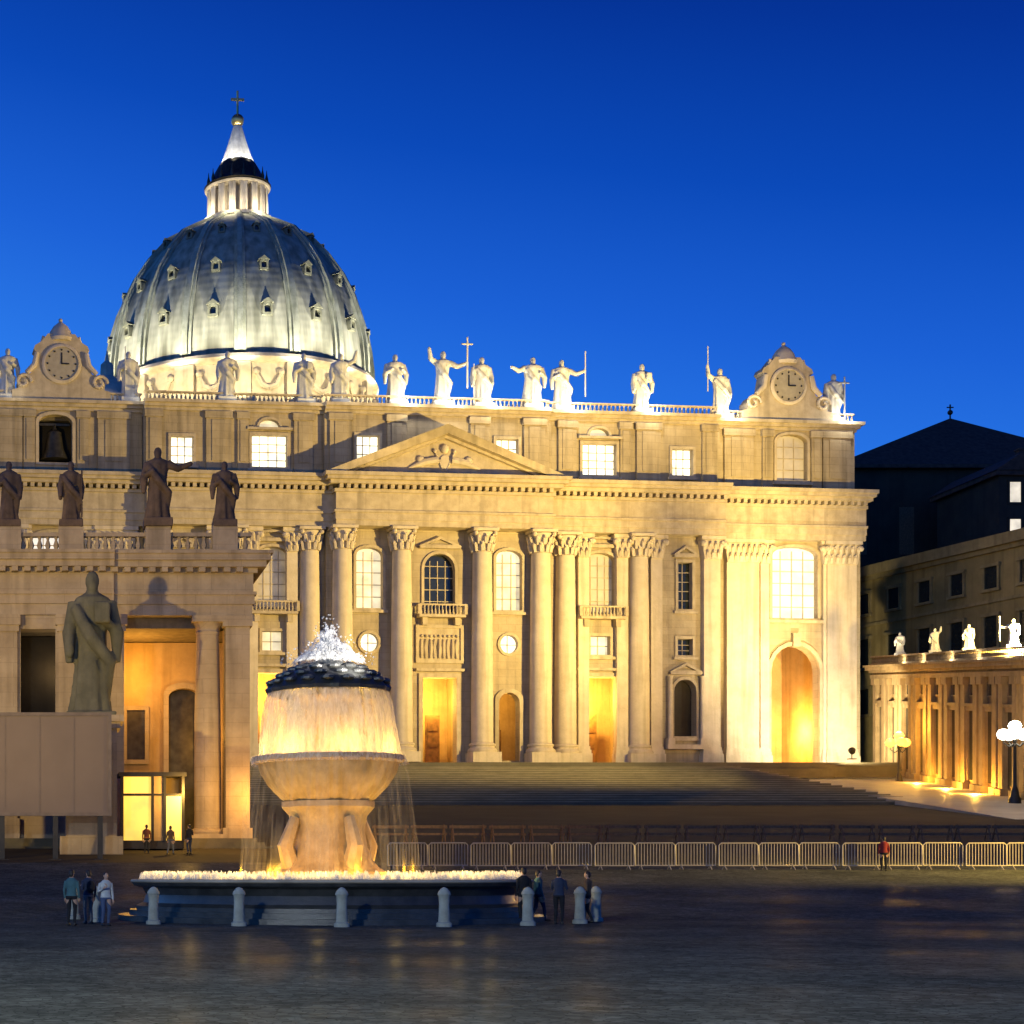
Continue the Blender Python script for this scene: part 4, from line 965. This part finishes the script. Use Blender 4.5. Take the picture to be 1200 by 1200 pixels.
m = MB(); capp = [(1.1, 7.9), (1.9, 7.98), (2.15, 8.08), (2.18, 8.2), (2.0, 8.42), (1.66, 8.68), (1.2, 8.92), (.75, 9.05), (.25, 9.1)]
m.lathe(capp, 56, flute=lambda t, z: .03 * math.cos(20 * t) if z < 8.9 else 0)
for row, (r, z, k) in enumerate([(1.98, 8.44, 18), (1.65, 8.69, 15), (1.22, 8.92, 12), (.75, 9.05, 7)]):   # carved scales
    for i in range(k):
        a = 2 * math.pi * (i + .5 * row) / k; m.ball((r * math.cos(a), r * math.sin(a), z), (.26, .26, .12), 8, 5)
m.build("mushroom_cap", WETST, fo)
def veil(name, mat, rt, rb, zt, zb, n=120, amp=.04, gaps=0):
    rnd = random.Random(5); vs = []; fs = []; rows = 7
    ph = [rnd.uniform(-1, 1) for _ in range(n)]
    for k in range(rows):
        t = k / (rows - 1)
        for i in range(n):
            a = 2 * math.pi * i / n; r = lerp(rt, rb, t ** .6) + amp * (ph[i] + 1.2 * math.sin(5 * a + 2 * t) + .8 * math.sin(13 * a + 3 * t)) * (t + .2)
            vs.append((r * math.cos(a), r * math.sin(a), lerp(zt, zb, t)))
    for k in range(rows - 1):
        for i in range(n):
            if gaps and ph[i] > 1 - gaps: continue
            j = (i + 1) % n; fs.append((k * n + i, k * n + j, (k + 1) * n + j, (k + 1) * n + i))
    MB().add(vs, fs).build(name, mat, fo, sharp=80)
veil("water_curtain", CURTAIN, 2.15, 2.50, 8.06, 5.68, gaps=.07)
veil("water_curtain", CURTAIN, 2.06, 2.36, 8.02, 5.68, gaps=.12)
veil("overflow", JET, 2.71, 2.76, 5.83, 5.52, amp=.03)
veil("water_veil", MISTY, 2.70, 3.2, 5.74, 1.36, gaps=.7)
m = MB(); rnd = random.Random(3)
for k in range(150):   # plume of the top jet: many thin arcs
    a = rnd.uniform(0, 6.28); sp = rnd.uniform(0, 1) ** 1.2; hh = rnd.uniform(.25, .56) * (1 - .55 * sp); out = .12 + 1.35 * sp
    pts = []
    for i in range(8):
        t = i / 7; pts.append((out * t * math.cos(a), out * t * math.sin(a), 9.0 + 4 * hh * 1.85 * t * (1 - t * (.62 + .33 * sp))))
    q = rnd.uniform(.5, 1.1)
    m.tube(pts, [.03 * q, .04 * q, .05 * q, .06 * q, .065 * q, .07 * q, .06 * q, .02], 5)
for k in range(420):
    a = rnd.uniform(0, 6.28); r = 1.7 * rnd.random(); m.ball((r * math.cos(a), r * math.sin(a), 9.1 + rnd.uniform(0, 1.75) * (1.1 - r / 1.7)), rnd.uniform(.012, .045), 5, 4)
m.build("water_jet", JET, fo)
m = MB()
for k in range(900):   # splash added on the pool to catch lamp light as a bright line
    a = rnd.uniform(0, 6.283); r = 3.2 + 3.2 * rnd.random() ** .8; h_ = rnd.uniform(.05, .28)
    m.lathe([(.10, 1.36), (.07, 1.36 + h_ * .6), (.02, 1.36 + h_)], 5, (r * math.cos(a), r * math.sin(a)), sx=1.6)
for k in range(2600):  # more drops added by the rim for the same bright line
    a = rnd.uniform(0, 6.283); r = 6.0 + .7 * rnd.random(); h_ = rnd.uniform(.12, .38)
    m.lathe([(.045, 1.36), (.034, 1.36 + h_ * .6), (.012, 1.36 + h_)], 5, (r * math.cos(a), r * math.sin(a)), sx=1.5)
m.build("added_splash", JET, fo)
for k in range(14):
    a = 2 * math.pi * k / 14; lamp("rim_fill", 'POINT', (5.7 * math.cos(a), 5.7 * math.sin(a), 1.95), 130, (1, .68, .19), parent=fo, radius=.08)  # fills added above the water to brighten rim and drops, no fixtures
for k in range(7):
    a = 2 * math.pi * k / 7 + .35
    lamp("basin_lamp", 'POINT', (3.05 * math.cos(a), 3.05 * math.sin(a), 1.75), 150, (1, .46, .02), parent=fo, radius=.1)
    lamp("upper_basin_lamp", 'POINT', (1.9 * math.cos(a), 1.9 * math.sin(a), 6.0), 105, (1, .56, .10), parent=fo, radius=.1)
lamp("jet_lamp", 'SPOT', (.9, -2.9, 8.7), 1500, (1, .94, .86), target=(0, 0, 9.7), parent=fo, radius=.1, cone=70)

# ---- bollards round the fountain
sh = MB(); sh.lathe([(.24, 0), (.24, .12), (.18, .16), (.155, .7), (.17, .95), (.205, 1.0), (.18, 1.08), (.10, 1.18), (.03, 1.22)], 16); BOLM = sh.mesh("bollard", BOLL)
ang0 = -90 - 7
blab = {0: "stone bollard in front of the fountain basin, just left of the basin middle", 1: "stone bollard before the right part of the basin", -1: "stone bollard before the left part of the basin", 2: "stone bollard at the right end of the basin front",
        -2: "stone bollard at the left end of the basin front", -3: "stone bollard standing clear left of the fountain, nearer one", -4: "stone bollard standing clear left of the fountain, outermost one", 3: "stone bollard right of the fountain among the standing people", 4: "stone bollard right of the fountain behind the standing people"}
for k in range(-4, 5):
    a = R(ang0 + k * 20)
    tag(put("bollard", BOLM, None, (FX + 9.1 * math.cos(a), FY + 9.1 * math.sin(a), gz(FY + 9.1 * math.sin(a)) - .01)), blab[k], "bollard", "stone bollards ringing the fountain")

# ================================================================== BARRIERS
def barrier_meshes(w, h, n):
    fr = MB(); r = .035
    fr.tube([(-w / 2, 0, .25), (-w / 2, 0, h - .12), (-w / 2 + .12, 0, h), (w / 2 - .12, 0, h), (w / 2, 0, h - .12), (w / 2, 0, .25), (-w / 2, 0, .25)], r, 8)
    ba = MB()
    for i in range(1, n): x = -w / 2 + w * i / n; ba.tube([(x, 0, .26), (x, 0, h - .02)], .021, 6)
    ft = MB()
    for s in (-1, 1): ft.tube([(s * w * .36, -.3, .03), (s * w * .36, 0, .27), (s * w * .36, .3, .03)], .03, 6)
    return fr.mesh("frame", STEEL), ba.mesh("bars", STEEL), ft.mesh("foot", STEEL)
FRM, BRM, FTM = barrier_meshes(2.1, 1.45, 13)
NBAR = 16
for i in range(NBAR):
    x = 19.6 + i * 2.2; y = 91 + .12 * math.sin(i * 2.1)
    if i == 0: lab = "steel crowd barrier at the left end of the front row by the fountain"
    elif i == NBAR - 1: lab = "steel crowd barrier at the right end of the front row"
    else: lab = "lit steel crowd barrier in the middle of the long front row"
    b = thing("crowd_barrier", lab, "barrier", (x, y, gz(y) - .02), R(2 * math.sin(i * 1.7)), "steel crowd barriers in the front row")
    put("frame", FRM, b); put("bars", BRM, b); put("foot", FTM, b)
fr = MB(); fr.box(-1.2, 1.2, -.05, .05, 1.05, 1.25); fr.box(-1.2, 1.2, -.04, .04, .6, .75); RAILM = fr.mesh("rail", WOODB)
ft = MB(); ft.tube([(0, -.45, 0), (0, 0, 1.3)], .05, 6); ft.tube([(0, .45, 0), (0, 0, 1.3)], .05, 6)
TREST = ft.mesh("trestle", WOODB)
NW = 17
for i in range(NW):
    x = 23 + i * 2.55; y = 112 + .15 * math.sin(i * 1.3)
    lab = "dark wooden trestle barrier in the rear row below the stairs" if 0 < i < NW - 1 else ("dark wooden trestle barrier ending the rear row near the fountain" if i == 0 else "dark wooden trestle barrier ending the rear row at the right")
    b = thing("trestle_barrier", lab, "barrier", (x, y, gz(y) - .02), R(2 * math.sin(i * 2.3)), "wooden trestle barriers in the rear row")
    put("rail", RAILM, b); [put("trestle", TREST, b, (q, 0, 0)) for q in (-1, 1)]

# ================================================================== PEOPLE
def person(loc, rz, label, top, legs, hair=HAIRD, H=1.74, stride=0.0, armL='down', armR='down', bag=None, group=None):
    s = H / 1.74; m = MB(); P = lambda x, y, z: Vector((x * s, y * s, z * s))
    for q, st in ((-1, stride), (1, -stride)):
        hip = P(q * .095, 0, .93); kn = P(q * .10, -.06 - st * .45, .50); an = P(q * .105, -st + .02, .09 + abs(st) * .1)
        m.tube([hip, lerp(hip, kn, .5), kn, lerp(kn, an, .45), an], [.098 * s, .085 * s, .062 * s, .058 * s, .042 * s], 10)
        m.tube([an + P(0, .05, -.045), an + P(0, -.06, -.05), an + P(0, -.19, -.06)], [.043 * s, .046 * s, .032 * s], 8)
    prof = [(.155, .86), (.168, .95), (.15, 1.08), (.155, 1.2), (.18, 1.33), (.175, 1.42), (.10, 1.49), (.055, 1.52)]
    m.lathe([(r * s, z * s) for r, z in prof], 20, sx=1.05, sy=.68)
    m.tube([P(0, .0, 1.46), P(0, -.015, 1.56)], [.058 * s, .052 * s], 10)
    m.ball(P(0, -.02, 1.635), (.075 * s, .092 * s, .112 * s), 14, 10)
    m.ball(P(0, -.115, 1.625), (.014 * s, .02 * s, .022 * s), 6, 5); m.ball(P(0, -.085, 1.56), (.04 * s, .03 * s, .03 * s), 8, 6)
    for q in (-1, 1): m.ball(P(q * .078, -.01, 1.63), (.012 * s, .022 * s, .03 * s), 6, 5); m.ball(P(q * .03, -.1, 1.645), (.013 * s, .01 * s, .009 * s), 6, 4)
    for q, ak in ((-1, armL), (1, armR)):
        sh = P(q * .185, 0, 1.40)
        if ak == 'down': el, wr = sh + P(q * .05, .02, -.29), sh + P(q * .05, -.06, -.54)
        elif ak == 'bent': el, wr = sh + P(q * .05, .03, -.28), sh + P(-q * .02, -.2, -.18)
        else: el, wr = sh + P(q * .05, -.08, -.26), sh + P(-q * .06, -.24, -.04)
        m.tube([sh, lerp(sh, el, .5), el, lerp(el, wr, .5), wr], [.058 * s, .052 * s, .044 * s, .04 * s, .029 * s], 10)
        d = (wr - el).normalized(); sd = Vector((q, 0, 0)); fw = d.cross(sd).normalized()
        m.tube([wr, wr + d * .09 * s], [.03 * s, .038 * s], 8)
        for k in range(4):
            b0 = wr + d * .085 * s + fw * (k - 1.5) * .02 * s; ln = (.07, .08, .075, .06)[k] * s
            m.tube([b0, b0 + d * ln * .55 - sd * .008 * s, b0 + d * ln - sd * .03 * s], [.0105 * s, .0095 * s, .008 * s], 6)
        m.tube([wr + d * .03 * s - fw * .03 * s, wr + d * .07 * s - fw * .058 * s, wr + d * .105 * s - fw * .062 * s], [.013 * s, .011 * s, .009 * s], 6)
    me = remesh(m, "person", None, .013 * s, 2)
    for mt in (SKIN, top, legs, SHOE): me.materials.append(mt)
    for p in me.polygons:
        c = p.center / s; r2 = abs(c.x)
        if c.z < .10: k = 3
        elif c.z < .93 and r2 < .22 and not (r2 > .19 and c.z > .74): k = 2
        elif c.z > 1.50: k = 0
        else: k = 1
        for q, ak in ((-1, armL), (1, armR)):
            sh = Vector((q * .185, 0, 1.40))
            wr = sh + (Vector((q * .05, -.06, -.54)) if ak == 'down' else Vector((-q * .02, -.2, -.18)) if ak == 'bent' else Vector((-q * .06, -.24, -.04)))
            el = sh + (Vector((q * .05, .02, -.29)) if ak == 'down' else Vector((q * .05, .03, -.28)) if ak == 'bent' else Vector((q * .05, -.08, -.26)))
            if (c - wr).dot((wr - el).normalized()) > 0 and (c - wr).length < .22: k = 0
        p.material_index = k
    o = put("person", me, None, loc, rz)
    hm = MB(); hm.ball(P(0, .0, 1.665), (.084 * s, .09 * s, .095 * s), 14, 10); hm.ball(P(0, .05, 1.61), (.075 * s, .05 * s, .09 * s), 10, 8)
    put("hair", hm.mesh("hair", hair), o)
    if bag:
        b = MB(); b.ball(P(0, .20, 1.2), (.15 * s, .09 * s, .21 * s), 12, 8); b.build("backpack", bag, o)
    return tag(o, label, "person", group)
C_ = CLOTH
def at(px, y): return ((px - 47) * y / 2000, y, gz(y))
GP = "people near the fountain"
person(at(84, 53.5), R(160), "person in a teal jacket standing farthest left of the fountain", C_['teal_cloth'], C_['black_cloth'], group=GP)
person(at(104, 55.5), R(200), "person in navy with a backpack beside the left bollard", C_['navy_cloth'], C_['grey_cloth'], bag=C_['black_cloth'], armR='bent', group=GP)
person(at(124, 53.0), R(20), "person in a pale jacket facing the square left of the basin", C_['pale_cloth'], C_['denim_cloth'], H=1.66, armL='bent', group=GP)
person(at(614, 56), R(190), "person all in black standing at the right rim of the basin", C_['black_cloth'], C_['black_cloth'], H=1.82, group=GP)
person(at(631, 58), R(100), "person in a teal top walking away from the basin's right side", C_['teal_cloth'], C_['navy_cloth'], stride=.22, group=GP)
person(at(655, 55), R(150), "person in navy holding up a phone sized hand right of the fountain", C_['navy_cloth'], C_['black_cloth'], armR='up', armL='up', group=GP)
person(at(689, 56), R(240), "person in a brown coat farthest right of the fountain", C_['brown_cloth'], C_['black_cloth'], H=1.7, stride=.15, group=GP)
person(at(1036, 90.2), R(170), "person in dark red standing alone at the front row of barriers", C_['red_cloth'], C_['black_cloth'], H=1.8)
GK = "people before the glowing kiosk"
person(at(172, 103.4), R(180), "person in a rust red coat left in front of the kiosk", C_['rust_cloth'], C_['black_cloth'], group=GK)
person(at(200, 102.2), R(150), "person in brown walking past the kiosk front", C_['brown_cloth'], C_['grey_cloth'], stride=.2, group=GK)
person(at(222, 103.0), R(210), "person in a black coat right in front of the kiosk", C_['black_cloth'], C_['navy_cloth'], H=1.8, armL='bent', group=GK)

# ================================================================== LAMPS, SEEN AND ADDED
def lamp_post(loc, label, energy, H=7.5, globes=5, col=CREAM, group="street lamps by the wing", glass=LAMP):
    t = thing("lamp_post", label, "street lamp", loc, 0, group)
    m = MB(); m.lathe([(.55, 0), (.55, .5), (.4, .7), (.3, 1.3), (.16, 1.7), (.13, H - 1.2), (.22, H - 1.0), (.1, H - .6), (.06, H - .2)], 14)
    for k in range(globes - 1):
        a = 2 * math.pi * k / (globes - 1) + .3
        m.tube([(0, 0, H - 1.3), (.5 * math.cos(a), .5 * math.sin(a), H - 1.6), (.95 * math.cos(a), .95 * math.sin(a), H - 1.2), (.95 * math.cos(a), .95 * math.sin(a), H - .9)], [.07, .06, .05, .05], 6)
    m.build("post", IRON, t)
    pos = [(0, 0, H + .25)] + [(.95 * math.cos(2 * math.pi * k / (globes - 1) + .3), .95 * math.sin(2 * math.pi * k / (globes - 1) + .3), H - .5) for k in range(globes - 1)]
    for p in pos:
        m = MB(); m.lathe([(.14, p[2] - .46), (.46, p[2] - .26), (.58, p[2] + .1), (.4, p[2] + .46), (.06, p[2] + .58)], 14, p[:2]); m.build("globe", glass, t)
    lamp("lamp_light", 'POINT', (0, 0, H + 1.2), energy, col, parent=t, radius=.6)
    return t
lamp_post((91.4, 160.0, 8.2), "many globed street lamp burning white before the wing near the right edge", 1900, H=7.0, globes=6, col=(1, .60, .20))
p = wp(wing_t(1084), 3.2, 0)
lamp_post((p[0], p[1], p[2] - .4), "street lamp glowing gold before the wing close to the church", 4200, H=5.6, globes=4, col=(1, .52, .08), glass=glow("amber_lamp_glass", (1.0, .48, .06), 2.4, vary=.05))

# ---- floodlight fixtures that light the church
def flood(loc, target, energy, color, label, cone=80, radius=.6, blend=.8, mast=0):
    t = thing("floodlight", label, "floodlight", loc, 0, "floodlights aimed at the church")
    m = MB(); M = (Vector(target) - Vector(loc)).to_track_quat('-Z', 'Y').to_matrix().to_4x4()
    m.lathe([(.10, .55), (.32, .5), (.42, .1), (.42, 0.02)], 16, M=M, close=True); m.tube([(0, 0, -1.0 - mast), (0, 0, -.1)], .06 if not mast else .14); m.box(-.4, .4, -.4, .4, -1.1 - mast, -1.0 - mast)
    m.build("housing", IRON, t)
    d = (Vector(target) - Vector(loc)).normalized()
    l = lamp("flood_light", 'SPOT', d * .35, energy, color, parent=t, radius=radius, cone=cone, blend=blend)
    l.rotation_euler = (Vector(target) - Vector(loc)).to_track_quat('-Z', 'Y').to_euler()
    return t
GOLD = (1.0, .70, .19)
flood((97.0, 163, 24.0), bw(8, 0, 36), 510000, GOLD, "floodlight on the roof of the right wing, its near end", cone=100, blend=.6)
flood((-10.0, 123, 23.7), bw(-20, 0, 38), 75000, GOLD, "floodlight on the far left roof of the colonnade", cone=80)
flood((98.0, 206, 16.6), bw(53, 1.4, 27), 40000, (1, .84, .50), "floodlight at the ground by the right end of the church", cone=150)
# dome lights on the drum and the roof
for k in range(16):
    a = 2 * math.pi * (k + .5) / 16 - math.pi / 2
    if math.sin(a) > .45: continue
    p0 = (DC[0] + 35 * math.cos(a), DC[1] + 35 * math.sin(a), 87.0)
    lamp("dome_light", 'SPOT', p0, 54000, (1, .92, .74), target=(DC[0] + 23.0 * math.cos(a), DC[1] + 23.0 * math.sin(a), 113), parent=bas, radius=.4, cone=62, blend=.7)
    lamp("drum_light", 'SPOT', p0, 11000, (1, .80, .40), target=(DC[0] + 26.0 * math.cos(a), DC[1] + 26.0 * math.sin(a), 91), parent=bas, radius=.4, cone=95, blend=.9)
for k in range(8):
    a = 2 * math.pi * (k + .5) / 8
    lamp("lantern_light", 'POINT', (DC[0] + 7.8 * math.cos(a), DC[1] + 7.8 * math.sin(a), 129.6), 1150, CREAM, parent=bas, radius=.2)
    lamp("spire_light", 'SPOT', (DC[0] + 5.2 * math.cos(a), DC[1] + 5.2 * math.sin(a), 138.6), 2600, WHITE, target=(DC[0], DC[1], 144.5), parent=bas, radius=.15, cone=60)
lamp("cupola_light", 'POINT', (-36.5, 50, 66), 9000, WHITE, parent=bas, radius=.4)
# floodlights added just outside the picture to brighten the colonnade front and the barriers
flood((-30, 60, 15.0), (6, 110, 15), 105000, (1, .66, .18), "added floodlight outside the picture at the left, turned to the colonnade", cone=34, mast=13.9)
flood((66, 80, 9.0), (38, 91.5, 2.6), 75000, (1, .68, .14), "added floodlight outside the picture at the right, turned to the barriers", cone=58, mast=6.9)
for px, e in ((1095, 420), (1130, 420), (1165, 420)):
    p = wp(wing_t(px), 2.2, .7); lamp("wing_fill", 'POINT', p, e * 7, (1, .48, .06), radius=.2)  # hidden amber fill added along the wing base
for px in (1062, 1085, 1118, 1150, 1185):
    p = wp(wing_t(px), 1.15, 14.35); lamp("parapet_light", 'POINT', p, 260, CREAM, radius=.15)
lamp_post((-16, 2, 0), "tall added lamp post beside the photographer, outside the picture", 48000, H=11.0, globes=5, col=(.88, .98, 1), group="added lamps outside the picture")  # unseen lamp added to lighten the ground
